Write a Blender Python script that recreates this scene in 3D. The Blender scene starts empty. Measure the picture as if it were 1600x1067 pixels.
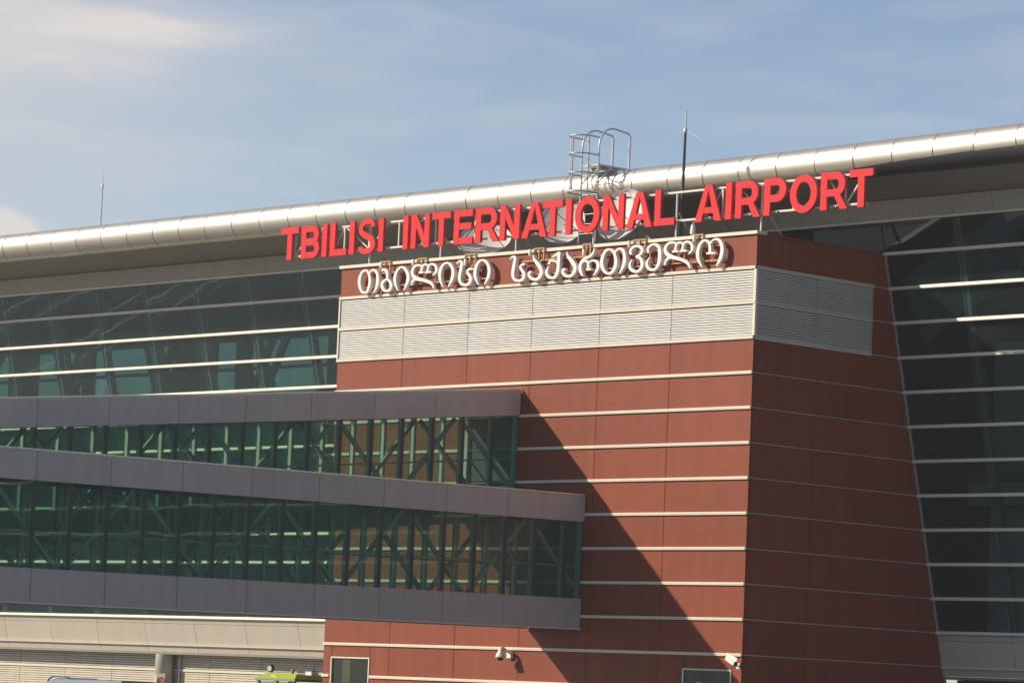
import bpy, math, random
from mathutils import Vector, Matrix

# ------------------------------------------------------------------ camera, sky, sun, exposure
sc = bpy.context.scene
COL = sc.collection
rnd = random.Random(7)
Z0 = 15.347          # top of the red block above the apron
W = 18.076           # length of the block's sunlit front
A0, TILT = 5.531, 0.2688   # glass wall: y = A0 + TILT * (Z0 - z), leaning outward

cam_d = bpy.data.cameras.new("camera")
cam = bpy.data.objects.new("camera", cam_d)
COL.objects.link(cam)
sc.camera = cam
cam_d.sensor_width = 36.0
cam_d.lens = 5731.7 / 1600.0 * 36.0
cam_d.clip_start = 0.5
cam_d.clip_end = 6000.0
yaw, pitch, roll = math.radians(136.6245), math.radians(5.6293), math.radians(2.4877)
fw = Vector((math.cos(pitch) * math.cos(yaw), math.cos(pitch) * math.sin(yaw), math.sin(pitch)))
rt = Vector((math.sin(yaw), -math.cos(yaw), 0))
up = rt.cross(fw)
r2 = math.cos(roll) * rt + math.sin(roll) * up
u2 = -math.sin(roll) * rt + math.cos(roll) * up
m = Matrix((r2, u2, -fw)).transposed().to_4x4()
m.translation = Vector((88.734, -76.206, 1.70))
cam.matrix_world = m

SUN_DIR = Vector((1.22, 1.30, -1.0)).normalized()      # direction the light travels
SUN_EL = math.asin(-SUN_DIR.z)
SUN_AZ = math.atan2(-SUN_DIR.y, -SUN_DIR.x)
sd = bpy.data.lights.new("sun", 'SUN')
sd.energy = 5.0
sd.angle = math.radians(0.55)
sd.color = (1.0, 0.86, 0.66)
sun = bpy.data.objects.new("sun", sd)
COL.objects.link(sun)
sun.rotation_euler = SUN_DIR.to_track_quat('-Z', 'Y').to_euler()
sun.location = (-60, -60, 60)

world = bpy.data.worlds.new("World")
sc.world = world
world.use_nodes = True


def build_sky():
    nt = world.node_tree
    nt.nodes.clear()
    N, Lk = nt.nodes.new, nt.links.new
    sky = N('ShaderNodeTexSky')
    sky.sky_type = 'NISHITA'
    sky.sun_disc = False
    sky.sun_elevation = SUN_EL
    sky.sun_rotation = math.pi / 2 - SUN_AZ
    sky.air_density = 1.0
    sky.dust_density = 0.05
    sky.ozone_density = 1.6
    hs = N('ShaderNodeHueSaturation')
    hs.inputs['Saturation'].default_value = 0.95
    hs.inputs['Hue'].default_value = 0.511
    hs.inputs['Value'].default_value = 1.0
    Lk(sky.outputs[0], hs.inputs['Color'])
    tc = N('ShaderNodeTexCoord')
    sep = N('ShaderNodeSeparateXYZ')
    Lk(tc.outputs['Generated'], sep.inputs[0])

    def mth(op, a, b=None, c=None, clamp=False):
        n = N('ShaderNodeMath')
        n.operation = op
        n.use_clamp = clamp
        for i, v in enumerate((a, b, c)):
            if v is None:
                continue
            if isinstance(v, (int, float)):
                n.inputs[i].default_value = v
            else:
                Lk(v, n.inputs[i])
        return n.outputs[0]
    az = mth('MULTIPLY', mth('ARCTAN2', sep.outputs[1], sep.outputs[0]), 57.2958)
    el = mth('MULTIPLY', mth('ARCSINE', sep.outputs[2]), 57.2958)
    cmb = N('ShaderNodeCombineXYZ')
    Lk(mth('MULTIPLY', az, 0.30), cmb.inputs[0])
    Lk(mth('ADD', mth('MULTIPLY', el, 1.35), mth('MULTIPLY', az, 0.03)), cmb.inputs[1])
    no = N('ShaderNodeTexNoise')
    no.inputs['Scale'].default_value = 1.0
    no.inputs['Detail'].default_value = 5.0
    no.inputs['Roughness'].default_value = 0.55
    no.inputs['Distortion'].default_value = 0.5
    Lk(cmb.outputs[0], no.inputs['Vector'])
    cmb2 = N('ShaderNodeCombineXYZ')
    Lk(mth('MULTIPLY', az, 1.1), cmb2.inputs[0])
    Lk(mth('MULTIPLY', el, 1.6), cmb2.inputs[1])
    n2 = N('ShaderNodeTexNoise')
    n2.inputs['Scale'].default_value = 1.0
    n2.inputs['Detail'].default_value = 7.0
    n2.inputs['Roughness'].default_value = 0.6
    Lk(cmb2.outputs[0], n2.inputs['Vector'])

    def blob(a0, e0, sa, se, k=0.0):
        da = mth('SUBTRACT', az, a0)
        x = mth('DIVIDE', da, sa)
        y = mth('DIVIDE', mth('SUBTRACT', el, mth('ADD', e0, mth('MULTIPLY', da, k))), se)
        r = mth('ADD', mth('MULTIPLY', x, x), mth('MULTIPLY', y, y))
        return mth('EXPONENT', mth('MULTIPLY', r, -1.0))
    # thin cirrus all over the sky
    cir = mth('MULTIPLY', mth('SUBTRACT', no.outputs[0], 0.44, clamp=True), 1.3, clamp=True)
    # one soft bank, one whiter streak, one small cumulus top
    bank = mth('MULTIPLY', blob(144.9, 10.0, 3.6, 0.95), mth('ADD', mth('MULTIPLY', no.outputs[0], 1.0), 0.05))
    streak = mth('MULTIPLY', blob(142.9, 10.15, 1.7, 0.30, -0.06), mth('ADD', mth('MULTIPLY', no.outputs[0], 1.1), 0.0))
    cum = mth('SUBTRACT', mth('ADD', blob(144.8, 6.95, 0.85, 0.50), mth('MULTIPLY', n2.outputs[0], 0.9)), 0.78)
    cum = mth('MULTIPLY', cum, 2.6, clamp=True)
    cum = mth('MULTIPLY', cum, 0.95)
    veil = mth('MULTIPLY', blob(147.0, 8.6, 6.8, 3.4), 0.47)
    fac = mth('ADD', mth('ADD', mth('MULTIPLY', cir, 0.55), mth('MULTIPLY', bank, 0.75)), mth('ADD', mth('MULTIPLY', streak, 0.85), veil), clamp=True)
    fac = mth('MAXIMUM', fac, cum)
    fac = mth('MULTIPLY', fac, 0.92)
    mix = N('ShaderNodeMixRGB')
    Lk(fac, mix.inputs[0])
    Lk(hs.outputs[0], mix.inputs[1])
    mix.inputs[2].default_value = (6.7, 6.25, 5.9, 1)
    bg = N('ShaderNodeBackground')
    bg.inputs[1].default_value = 0.117
    Lk(mix.outputs[0], bg.inputs[0])
    out = N('ShaderNodeOutputWorld')
    Lk(bg.outputs[0], out.inputs[0])


build_sky()
vs = sc.view_settings
vs.view_transform = 'Standard'
vs.look = 'None'
vs.exposure = 0.0
vs.gamma = 1.0
vs.use_curve_mapping = False
sc.render.engine = 'CYCLES'
sc.cycles.transparent_max_bounces = 32
sc.cycles.max_bounces = 8
sc.cycles.use_denoising = True
sc.render.filter_size = 1.75


# ------------------------------------------------------------------ materials
def mat(name, color, rough=0.6, metal=0.0, var=0.08, scale=1.5, stretch=(1, 1, 1), bump=0.0, bscale=40.0,
        spec=0.5, rand=0.0, coat=0.0, streak=0.0):
    mt = bpy.data.materials.new(name)
    mt.use_nodes = True
    nt = mt.node_tree
    N, Lk = nt.nodes.new, nt.links.new
    p = nt.nodes['Principled BSDF']
    p.inputs['Roughness'].default_value = rough
    p.inputs['Metallic'].default_value = metal
    p.inputs['Specular IOR Level'].default_value = spec
    p.inputs['Coat Weight'].default_value = coat
    tc = N('ShaderNodeTexCoord')
    mp = N('ShaderNodeMapping')
    mp.inputs['Scale'].default_value = stretch
    geo = N('ShaderNodeNewGeometry')
    Lk(geo.outputs['Position'], mp.inputs[0])
    no = N('ShaderNodeTexNoise')
    no.inputs['Scale'].default_value = scale
    no.inputs['Detail'].default_value = 6
    no.inputs['Roughness'].default_value = 0.6
    Lk(mp.outputs[0], no.inputs['Vector'])
    rmp = N('ShaderNodeMapRange')
    rmp.inputs[1].default_value = 0.3
    rmp.inputs[2].default_value = 0.7
    rmp.inputs[3].default_value = 1 - var
    rmp.inputs[4].default_value = 1 + var
    Lk(no.outputs[0], rmp.inputs[0])
    val = rmp.outputs[0]
    if rand:
        oi = N('ShaderNodeObjectInfo')
        rr = N('ShaderNodeMapRange')
        rr.inputs[3].default_value = 1 - rand
        rr.inputs[4].default_value = 1 + rand
        Lk(oi.outputs['Random'], rr.inputs[0])
        mu = N('ShaderNodeMath')
        mu.operation = 'MULTIPLY'
        Lk(val, mu.inputs[0])
        Lk(rr.outputs[0], mu.inputs[1])
        val = mu.outputs[0]
    if streak:
        mp2 = N('ShaderNodeMapping')
        mp2.inputs['Scale'].default_value = (3.2, 3.2, 0.22)
        Lk(geo.outputs['Position'], mp2.inputs[0])
        n3 = N('ShaderNodeTexNoise')
        n3.inputs['Scale'].default_value = 1.0
        n3.inputs['Detail'].default_value = 4
        Lk(mp2.outputs[0], n3.inputs['Vector'])
        r3 = N('ShaderNodeMapRange')
        r3.inputs[1].default_value = 0.35
        r3.inputs[2].default_value = 0.65
        r3.inputs[3].default_value = 1 - streak
        r3.inputs[4].default_value = 1 + streak * 0.4
        Lk(n3.outputs[0], r3.inputs[0])
        mu = N('ShaderNodeMath')
        mu.operation = 'MULTIPLY'
        Lk(val, mu.inputs[0])
        Lk(r3.outputs[0], mu.inputs[1])
        val = mu.outputs[0]
    vm = N('ShaderNodeVectorMath')
    vm.operation = 'SCALE'
    vm.inputs[0].default_value = color
    Lk(val, vm.inputs['Scale'])
    Lk(vm.outputs[0], p.inputs['Base Color'])
    if bump:
        nb = N('ShaderNodeTexNoise')
        nb.inputs['Scale'].default_value = bscale
        nb.inputs['Detail'].default_value = 3
        Lk(mp.outputs[0], nb.inputs['Vector'])
        b = N('ShaderNodeBump')
        b.inputs['Strength'].default_value = bump
        b.inputs['Distance'].default_value = 0.02
        Lk(nb.outputs[0], b.inputs['Height'])
        Lk(b.outputs[0], p.inputs['Normal'])
    return mt


def glass_mat(name, tint, wave=0.0, f0=0.045, refl=(0.95, 1.0, 0.98), lift=0.0, lift_col=(0.4, 0.45, 0.45)):
    """thin architectural pane: tinted straight-through light plus a Schlick mirror, the same for every ray"""
    mt = bpy.data.materials.new(name)
    mt.use_nodes = True
    nt = mt.node_tree
    nt.nodes.clear()
    N, Lk = nt.nodes.new, nt.links.new
    geo = N('ShaderNodeNewGeometry')
    dt = N('ShaderNodeVectorMath')
    dt.operation = 'DOT_PRODUCT'
    Lk(geo.outputs['Normal'], dt.inputs[0])
    Lk(geo.outputs['Incoming'], dt.inputs[1])

    def mth(op, a, b=None, clamp=False):
        n = N('ShaderNodeMath')
        n.operation = op
        n.use_clamp = clamp
        for i, v in enumerate((a, b)):
            if v is None:
                continue
            if isinstance(v, (int, float)):
                n.inputs[i].default_value = v
            else:
                Lk(v, n.inputs[i])
        return n.outputs[0]
    c = mth('ABSOLUTE', dt.outputs['Value'])
    s = mth('POWER', mth('SUBTRACT', 1.0, c, clamp=True), 5.0)
    fr = mth('ADD', f0, mth('MULTIPLY', s, 1 - f0), clamp=True)
    tr = N('ShaderNodeBsdfTransparent')
    tr.inputs[0].default_value = (*tint, 1)
    gl = N('ShaderNodeBsdfGlossy')
    gl.inputs['Color'].default_value = (*refl, 1)
    gl.inputs['Roughness'].default_value = 0.015
    if wave:
        nb = N('ShaderNodeTexNoise')
        nb.inputs['Scale'].default_value = 0.55
        nb.inputs['Detail'].default_value = 1.0
        Lk(geo.outputs['Position'], nb.inputs['Vector'])
        b = N('ShaderNodeBump')
        b.inputs['Strength'].default_value = 1.0
        b.inputs['Distance'].default_value = wave
        Lk(nb.outputs[0], b.inputs['Height'])
        Lk(b.outputs[0], gl.inputs['Normal'])
    mx = N('ShaderNodeMixShader')
    Lk(fr, mx.inputs[0])
    Lk(tr.outputs[0], mx.inputs[1])
    Lk(gl.outputs[0], mx.inputs[2])
    res = mx.outputs[0]
    if lift:
        # uneven diffuse veil mixed in to brighten the dark glass
        df = N('ShaderNodeBsdfDiffuse')
        df.inputs['Color'].default_value = (*lift_col, 1)
        nd = N('ShaderNodeTexNoise')
        nd.inputs['Scale'].default_value = 0.8
        nd.inputs['Detail'].default_value = 6
        Lk(geo.outputs['Position'], nd.inputs['Vector'])
        m2 = N('ShaderNodeMixShader')
        Lk(mth('MULTIPLY', nd.outputs[0], lift * 2.0), m2.inputs[0])
        Lk(res, m2.inputs[1])
        Lk(df.outputs[0], m2.inputs[2])
        res = m2.outputs[0]
    out = N('ShaderNodeOutputMaterial')
    Lk(res, out.inputs[0])
    return mt


M = {
    'red': mat('red_cladding', (0.25, 0.053, 0.021), 0.6, var=0.09, scale=3.0, stretch=(0.5, 0.5, 5), rand=0.07, bump=0.05, bscale=60, streak=0.11, spec=0.35),
    'dark_joint': mat('dark_joint', (0.06, 0.035, 0.03), 0.9),
    'white_trim': mat('white_aluminium', (0.74, 0.675, 0.55), 0.45, var=0.05, rand=0.03),
    'louver': mat('louver_aluminium', (0.69, 0.675, 0.645), 0.5, var=0.05, rand=0.03, streak=0.05),
    'louver_low': mat('beige_louver', (0.66, 0.60, 0.49), 0.55, var=0.05, rand=0.03, streak=0.06),
    'louver_back': mat('louver_shade_board', (0.25, 0.245, 0.235), 0.8),
    'pipe': mat('satin_steel_cladding', (0.66, 0.62, 0.545), 0.42, metal=0.78, var=0.05, scale=0.9, stretch=(2.5, 1, 1), rand=0.04),
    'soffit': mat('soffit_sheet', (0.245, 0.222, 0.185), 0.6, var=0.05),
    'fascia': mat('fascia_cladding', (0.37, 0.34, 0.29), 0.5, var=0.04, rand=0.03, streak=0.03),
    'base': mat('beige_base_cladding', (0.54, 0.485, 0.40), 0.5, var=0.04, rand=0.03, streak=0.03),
    'panel': mat('grey_bridge_panel', (0.50, 0.455, 0.42), 0.45, metal=0.1, var=0.04, rand=0.035, streak=0.06),
    'bridge_post': mat('dark_bridge_post', (0.05, 0.06, 0.055), 0.5),
    'bridge_steel_lit': mat('sunlit_bridge_steel', (0.55, 0.58, 0.54), 0.5, var=0.05),
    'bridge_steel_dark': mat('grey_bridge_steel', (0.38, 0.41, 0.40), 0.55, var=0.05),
    'bitumen': mat('bitumen_roofing', (0.10, 0.098, 0.095), 0.85, var=0.15),
    'bridge_deck': mat('bridge_deck', (0.11, 0.115, 0.11), 0.8),
    'glass': glass_mat('green_tinted_glass', (0.60, 0.72, 0.71), wave=0.004, f0=0.06, refl=(0.8, 0.98, 1.0), lift=0.026, lift_col=(0.30, 0.42, 0.46)),
    'rear_glass': glass_mat('rear_green_glass', (0.38, 0.54, 0.515), f0=0.05),
    'rear_fill_glass': glass_mat('fill_window_glass', (0.30, 0.39, 0.40), f0=0.05),
    'bglass': glass_mat('bridge_green_glass', (0.75, 0.86, 0.80), wave=0.003, f0=0.028, refl=(0.8, 1.0, 0.95), lift=0.07, lift_col=(0.20, 0.45, 0.38)),
    'clear': glass_mat('window_glass', (0.75, 0.80, 0.80), wave=0.004, f0=0.012),
    'post': mat('glass_wall_post', (0.20, 0.25, 0.24), 0.5),
    'inner_dark': mat('interior_wall', (0.13, 0.145, 0.155), 0.85, var=0.1),
    'inner_mid': mat('interior_panel', (0.42, 0.47, 0.46), 0.8, var=0.08),
    'inner_col': mat('interior_column', (0.16, 0.15, 0.14), 0.7),
    'floor': mat('interior_floor', (0.20, 0.19, 0.18), 0.5),
    'roof': mat('roof_sheet', (0.35, 0.34, 0.33), 0.5),
    'sign_red': mat('red_letter', (0.70, 0.020, 0.027), 0.55, spec=0.25, var=0.03, rand=0.02),
    'sign_white': mat('white_letter', (0.80, 0.79, 0.77), 0.45, var=0.03),
    'frame_white': mat('painted_sign_frame', (0.70, 0.66, 0.57), 0.5, var=0.1, scale=6),
    'frame_yellow': mat('yellow_frame', (0.52, 0.31, 0.11), 0.55, var=0.12, scale=8),
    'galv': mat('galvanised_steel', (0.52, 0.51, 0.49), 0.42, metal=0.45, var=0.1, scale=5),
    'dish': mat('dish_paint', (0.62, 0.60, 0.56), 0.5, var=0.05),
    'dark_metal': mat('dark_metal', (0.06, 0.06, 0.065), 0.5, metal=0.3),
    'black': mat('black_rubber', (0.025, 0.025, 0.025), 0.8),
    'column': mat('painted_column', (0.50, 0.47, 0.40), 0.4, var=0.05),
    'lime': mat('lime_paint', (0.36, 0.48, 0.035), 0.35, coat=0.3),
    'orange': mat('orange_lens', (0.50, 0.12, 0.05), 0.35),
    'white_paint': mat('white_paint', (0.78, 0.77, 0.74), 0.35, coat=0.3),
    'van_roof': mat('blue_grey_paint', (0.23, 0.26, 0.30), 0.3, coat=0.3),
    'navy': mat('navy_print', (0.035, 0.04, 0.13), 0.5),
    'blind': mat('dark_blind', (0.055, 0.05, 0.045), 0.85, var=0.1),
    'curtain': mat('beige_curtain', (0.24, 0.19, 0.12), 0.85, var=0.1),
    'sign_ring': mat('red_print', (0.55, 0.07, 0.05), 0.5),
    'sign_plate': mat('sign_plate', (0.70, 0.66, 0.58), 0.5),
}
gm = mat('apron_concrete', (0.145, 0.138, 0.128), 0.8, var=0.14, scale=0.25, bump=0.1, bscale=12)
M['ground'] = gm
M['marking'] = mat('marking_paint', (0.80, 0.78, 0.70), 0.6, var=0.1)


# ------------------------------------------------------------------ mesh helpers
class MB:
    def __init__(self):
        self.v, self.f, self.sm = [], [], []

    def hexa(self, p):
        """p: bottom 0-3 counter-clockwise seen from above, top 4-7"""
        b = len(self.v)
        self.v += [tuple(q) for q in p]
        for f in ((3, 2, 1, 0), (4, 5, 6, 7), (0, 1, 5, 4), (1, 2, 6, 5), (2, 3, 7, 6), (3, 0, 4, 7)):
            self.f.append([b + i for i in f])
            self.sm.append(False)
        return self

    def box(self, x0, x1, y0, y1, z0, z1):
        return self.hexa([(x0, y0, z0), (x1, y0, z0), (x1, y1, z0), (x0, y1, z0),
                          (x0, y0, z1), (x1, y0, z1), (x1, y1, z1), (x0, y1, z1)])

    def bar(self, p, q, w, h=None, ref=None):
        h = h or w
        p, q = Vector(p), Vector(q)
        d = (q - p).normalized()
        r = ref or (Vector((0, 1, 0)) if abs(d.y) < 0.9 else Vector((0, 0, 1)))
        s = d.cross(r).normalized()
        t = s.cross(d).normalized()
        s, t = s * w / 2, t * h / 2
        return self.hexa([p - s - t, p + s - t, p + s + t, p - s + t, q - s - t, q + s - t, q + s + t, q - s + t])

    def tube(self, pts, r, n=8, closed=False):
        pts = [Vector(p) for p in pts]
        b0 = len(self.v)
        k = len(pts)
        prev = None
        for i, p in enumerate(pts):
            if closed:
                d = pts[(i + 1) % k] - pts[i - 1]
            else:
                d = pts[min(i + 1, k - 1)] - pts[max(i - 1, 0)]
            d.normalize()
            if prev is None:
                a = Vector((0, 0, 1)) if abs(d.z) < 0.9 else Vector((1, 0, 0))
                s = d.cross(a).normalized()
            else:
                s = (prev - d * prev.dot(d)).normalized()
            prev = s
            t = d.cross(s)
            rr = r[i] if isinstance(r, (list, tuple)) else r
            for j in range(n):
                a = 2 * math.pi * j / n
                self.v.append(tuple(p + s * rr * math.cos(a) + t * rr * math.sin(a)))
        segs = k if closed else k - 1
        for i in range(segs):
            for j in range(n):
                i2 = (i + 1) % k
                self.f.append([b0 + i * n + j, b0 + i * n + (j + 1) % n, b0 + i2 * n + (j + 1) % n, b0 + i2 * n + j])
                self.sm.append(True)
        if not closed:
            e, q = b0 + (k - 1) * n, len(self.v)
            self.v += self.v[b0:b0 + n] + self.v[e:e + n]
            self.f.append([q + j for j in reversed(range(n))])
            self.f.append([q + n + j for j in range(n)])
            self.sm += [False, False]
        return self

    def lathe(self, prof, c, axis=(0, 0, 1), n=24):
        """prof: (radius, distance along axis)"""
        ax = Vector(axis).normalized()
        a = Vector((0, 0, 1)) if abs(ax.z) < 0.9 else Vector((1, 0, 0))
        s = ax.cross(a).normalized()
        t = ax.cross(s)
        c = Vector(c)
        b0 = len(self.v)
        for r, h in prof:
            for j in range(n):
                an = 2 * math.pi * j / n
                self.v.append(tuple(c + ax * h + s * r * math.cos(an) + t * r * math.sin(an)))
        for i in range(len(prof) - 1):
            for j in range(n):
                self.f.append([b0 + i * n + j, b0 + i * n + (j + 1) % n, b0 + (i + 1) * n + (j + 1) % n, b0 + (i + 1) * n + j])
                self.sm.append(True)
        # end caps on vertices of their own, so that the round wall keeps its own shading
        e = b0 + (len(prof) - 1) * n
        k = len(self.v)
        self.v += self.v[b0:b0 + n] + self.v[e:e + n]
        self.f.append([k + j for j in reversed(range(n))])
        self.f.append([k + n + j for j in range(n)])
        self.sm += [False, False]
        return self

    def prism(self, poly, y0, y1):
        """convex polygon in x,z pushed from y0 (front) to y1 (back); poly counter-clockwise seen from the front"""
        n = len(poly)
        b = len(self.v)
        self.v += [(x, y0, z) for x, z in poly] + [(x, y1, z) for x, z in poly]
        self.f.append([b + i for i in range(n)])
        self.f.append([b + n + i for i in reversed(range(n))])
        self.sm += [False, False]
        for i in range(n):
            j = (i + 1) % n
            self.f.append([b + j, b + i, b + n + i, b + n + j])
            self.sm.append(False)
        return self

    def ribbon(self, pts, y0, y1, closed=False):
        """pen stroke in x,z with a width per point, pushed from y0 (front) to y1 (back)"""
        n = len(pts)
        b = len(self.v)
        for i, (x, z, w) in enumerate(pts):
            if closed:
                p, q = pts[i - 1], pts[(i + 1) % n]
            else:
                p, q = pts[max(i - 1, 0)], pts[min(i + 1, n - 1)]
            dx, dz = q[0] - p[0], q[1] - p[1]
            l = math.hypot(dx, dz) or 1
            nx, nz = -dz / l * w / 2, dx / l * w / 2
            self.v += [(x + nx, y0, z + nz), (x - nx, y0, z - nz), (x + nx, y1, z + nz), (x - nx, y1, z - nz)]
        for i in range(n if closed else n - 1):
            c, d = b + 4 * i, b + 4 * ((i + 1) % n)
            for f in ((c + 1, d + 1, d, c), (c + 2, d + 2, d + 3, c + 3), (c, d, d + 2, c + 2), (d + 1, c + 1, c + 3, d + 3)):
                self.f.append(list(f))
                self.sm.append(False)
        if not closed:
            e = b + 4 * (n - 1)
            self.f += [[b, b + 2, b + 3, b + 1], [e + 1, e + 3, e + 2, e]]
            self.sm += [False, False]
        return self

    def mesh(self, name, m):
        me = bpy.data.meshes.new(name)
        me.from_pydata(self.v, [], self.f)
        me.polygons.foreach_set('use_smooth', self.sm)
        me.materials.append(M[m] if isinstance(m, str) else m)
        me.update()
        return me

    def build(self, name, m, parent=None, loc=None, **props):
        return link(name, self.mesh(name, m), parent, loc, **props)


def link(name, me, parent=None, loc=None, rot=None, **props):
    o = bpy.data.objects.new(name, me)
    COL.objects.link(o)
    if parent is not None:
        o.parent = parent
        # children are modelled in world coordinates: undo the places of the thing and of the part above
        if loc is None:
            off = Vector((0, 0, 0))
            q = parent
            while q is not None:
                off += q.location
                q = q.parent
            o.location = -off
        else:
            o.location = loc
    elif loc is not None:
        o.location = loc
    if rot:
        o.rotation_euler = rot
    for k, v in props.items():
        o[k] = v
    return o


def thing(name, label, cat, loc=(0, 0, 0), group=None):
    o = bpy.data.objects.new(name, None)
    COL.objects.link(o)
    o.location = loc
    o.empty_display_size = 0.5
    o['label'] = label
    o['category'] = cat
    if group:
        o['group'] = group
    return o


def smooth(pts, n=6, closed=False):
    """Catmull-Rom through tuples"""
    k = len(pts)
    out = []
    rng = range(k if closed else k - 1)
    g = (lambda i: pts[i % k]) if closed else (lambda i: pts[min(max(i, 0), k - 1)])
    for i in rng:
        p0, p1, p2, p3 = g(i - 1), g(i), g(i + 1), g(i + 2)
        for s in range(n):
            t = s / n
            out.append(tuple(0.5 * (2 * b + (c - a) * t + (2 * a - 5 * b + 4 * c - d) * t * t + (3 * b - a - 3 * c + d) * t ** 3)
                             for a, b, c, d in zip(p0, p1, p2, p3)))
    if not closed:
        out.append(tuple(pts[-1]))
    return out


def yg(z):
    return A0 + TILT * (Z0 - z)

# ------------------------------------------------------------------ ground
g = MB()
g.v = [(-3000, -3000, 0), (3000, -3000, 0), (3000, 3000, 0), (-3000, 3000, 0)]
g.f = [[0, 1, 2, 3]]
g.sm = [False]
g.build('apron', 'ground', kind='structure')
for mx, mw in ((-73.0, 0.28), (-86.5, 0.28)):
    g = MB()
    g.v = [(mx - mw / 2, -140, 0.004), (mx + mw / 2, -140, 0.004), (mx + mw / 2, 0, 0.004), (mx - mw / 2, 0, 0.004)]
    g.f = [[0, 1, 2, 3]]
    g.sm = [False]
    g.build('apron_marking', 'marking', kind='structure')

# ------------------------------------------------------------------ terminal hall: leaning glass wall under a round-nosed roof
hall = thing('terminal_hall', 'long terminal hall with a leaning dark green glass wall under a round silver roof edge', 'building', (-10, 12, 0))
XL, XR = -49.9, 88.7
left_x = [-0.02] + [-2.52 - 2.95 * i for i in range(0, 17)]
right_x = [W + 0.03] + [20.9 + 2.95 * i for i in range(0, 24)]
GT = 16.27                                   # head of the glass
ZB = 4.35                                    # foot of the glass
levels = [GT] + [Z0 - k for k in range(0, 12)]
levels[-1] = ZB


def pane(x0, x1, zt, zb, th=0.03, jit=0.007):
    """leaning pane between two heights, each corner a few millimetres out of true"""
    j = [rnd.uniform(-jit, jit) for _ in range(4)]
    b0, b1 = yg(zb) + j[0], yg(zb) + j[1]
    t0, t1 = yg(zt) + j[2], yg(zt) + j[3]
    return MB().hexa([(x0, b0, zb), (x1, b1, zb), (x1, b1 + th, zb), (x0, b0 + th, zb),
                      (x0, t0, zt), (x1, t1, zt), (x1, t1 + th, zt), (x0, t0 + th, zt)])


def tilted(x0, x1, zt, zb, out, inn):
    """board following the lean of the glass wall, out metres proud of it and inn metres behind"""
    b, t = yg(zb), yg(zt)
    return MB().hexa([(x0, b - out, zb), (x1, b - out, zb), (x1, b + inn, zb), (x0, b + inn, zb),
                      (x0, t - out, zt), (x1, t - out, zt), (x1, t + inn, zt), (x0, t + inn, zt)])


def glazing(xs, rows):
    for a, b in zip(xs[:-1], xs[1:]):
        x0, x1 = min(a, b) + 0.012, max(a, b) - 0.012
        for i in rows:
            pane(x0, x1, levels[i] - 0.01, levels[i + 1] + 0.01).build('glass_pane', 'glass', hall)


glazing(left_x[:12], range(0, 12))
glazing(right_x[:6], range(0, 12))
glazing([0.0, 3.1, 6.05, 9.0, 11.95, 14.9, W], range(0, 1))
# far bays outside the photograph: one larger pane per bay
for xs in (left_x[11:], right_x[5:]):
    for a, b in zip(xs[:-1], xs[1:]):
        pane(min(a, b) + .012, max(a, b) - .012, GT - .01, ZB + .01).build('glass_pane', 'glass', hall)

for x in left_x[1:] + right_x[1:]:
    po = tilted(x - 0.085, x + 0.085, GT, ZB, -0.07, 0.34).build('wall_post', 'post', hall)
for x in left_x[1:12] + right_x[1:6]:
    for s in (-0.12, 0.085):
        tilted(x + s, x + s + 0.035, GT, ZB, -0.035, 0.064).build('pane_joint', 'galv', hall)
for k in range(0, 12):
    z = Z0 - k
    for x0, x1 in ((XL, -0.03), (W + 0.035, XR)):
        e = MB()
        y = yg(z)
        e.hexa([(x0, y - 0.13, z - 0.052), (x1, y - 0.13, z - 0.052), (x1, y - 0.002, z - 0.052), (x0, y - 0.002, z - 0.052),
                (x0, y - 0.10, z + 0.045), (x1, y - 0.10, z + 0.045), (x1, y - 0.002, z + 0.045), (x0, y - 0.002, z + 0.045)])
        e.hexa([(x0, y - 0.142, z - 0.035), (x1, y - 0.142, z - 0.035), (x1, y - 0.12, z - 0.035), (x0, y - 0.12, z - 0.035),
                (x0, y - 0.136, z - 0.012), (x1, y - 0.136, z - 0.012), (x1, y - 0.12, z - 0.012), (x0, y - 0.12, z - 0.012)])
        e.build('transom', 'white_trim', hall)

# base cladding under the glass: panels, bead, lower band, underside
base_x_l = [-0.03] + left_x[1:]
for xs in (base_x_l, right_x):
    for a, b in zip(xs[:-1], xs[1:]):
        x0, x1 = min(a, b) + 0.01, max(a, b) - 0.01
        tilted(x0, x1, ZB - 0.075, 3.36, 0.05, 0.05).build('base_panel', 'base', hall)
        tilted(x0, x1, 3.29, 3.07, 0.03, 0.05).build('base_band', 'base', hall)
for x0, x1 in ((XL, -0.03), (W + 0.035, XR)):
    tilted(x0, x1, 3.355, 3.295, 0.11, 0.05).build('base_bead', 'white_trim', hall)
    y = yg(3.07)
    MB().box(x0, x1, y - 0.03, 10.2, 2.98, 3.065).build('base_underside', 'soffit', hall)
    tilted(x0, x1, ZB - 0.08, 3.08, -0.055, 0.12).build('base_backing', 'inner_dark', hall)

# recessed louvred ground floor on the left, plain on the right
YL = 9.42
lj = [-0.05, -2.6] + [-2.6 - 2.95 * i for i in range(1, 17)]
for a, b in zip(lj[:-1], lj[1:]):
    for zt, zb in ((2.97, 2.46), (2.36, 0.05)):
        lp = MB().box(b + 0.015, a - 0.015, YL + 0.06, YL + 0.10, zb, zt).build('louver_panel', 'louver_back', hall)
        s = MB()
        z = zb + 0.02
        while z < zt - 0.055:
            s.hexa([(b + .015, YL, z), (a - .015, YL, z), (a - .015, YL + .058, z + .035), (b + .015, YL + .058, z + .035),
                    (b + .015, YL, z + .060), (a - .015, YL, z + .060), (a - .015, YL + .058, z + .072), (b + .015, YL + .058, z + .072)])
            z += 0.085
        s.build('slats', 'louver_low', lp, kind='stuff')
MB().box(XL, -0.05, YL - 0.05, YL + 0.09, 2.365, 2.455).build('louver_rail', 'white_trim', hall)
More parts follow.
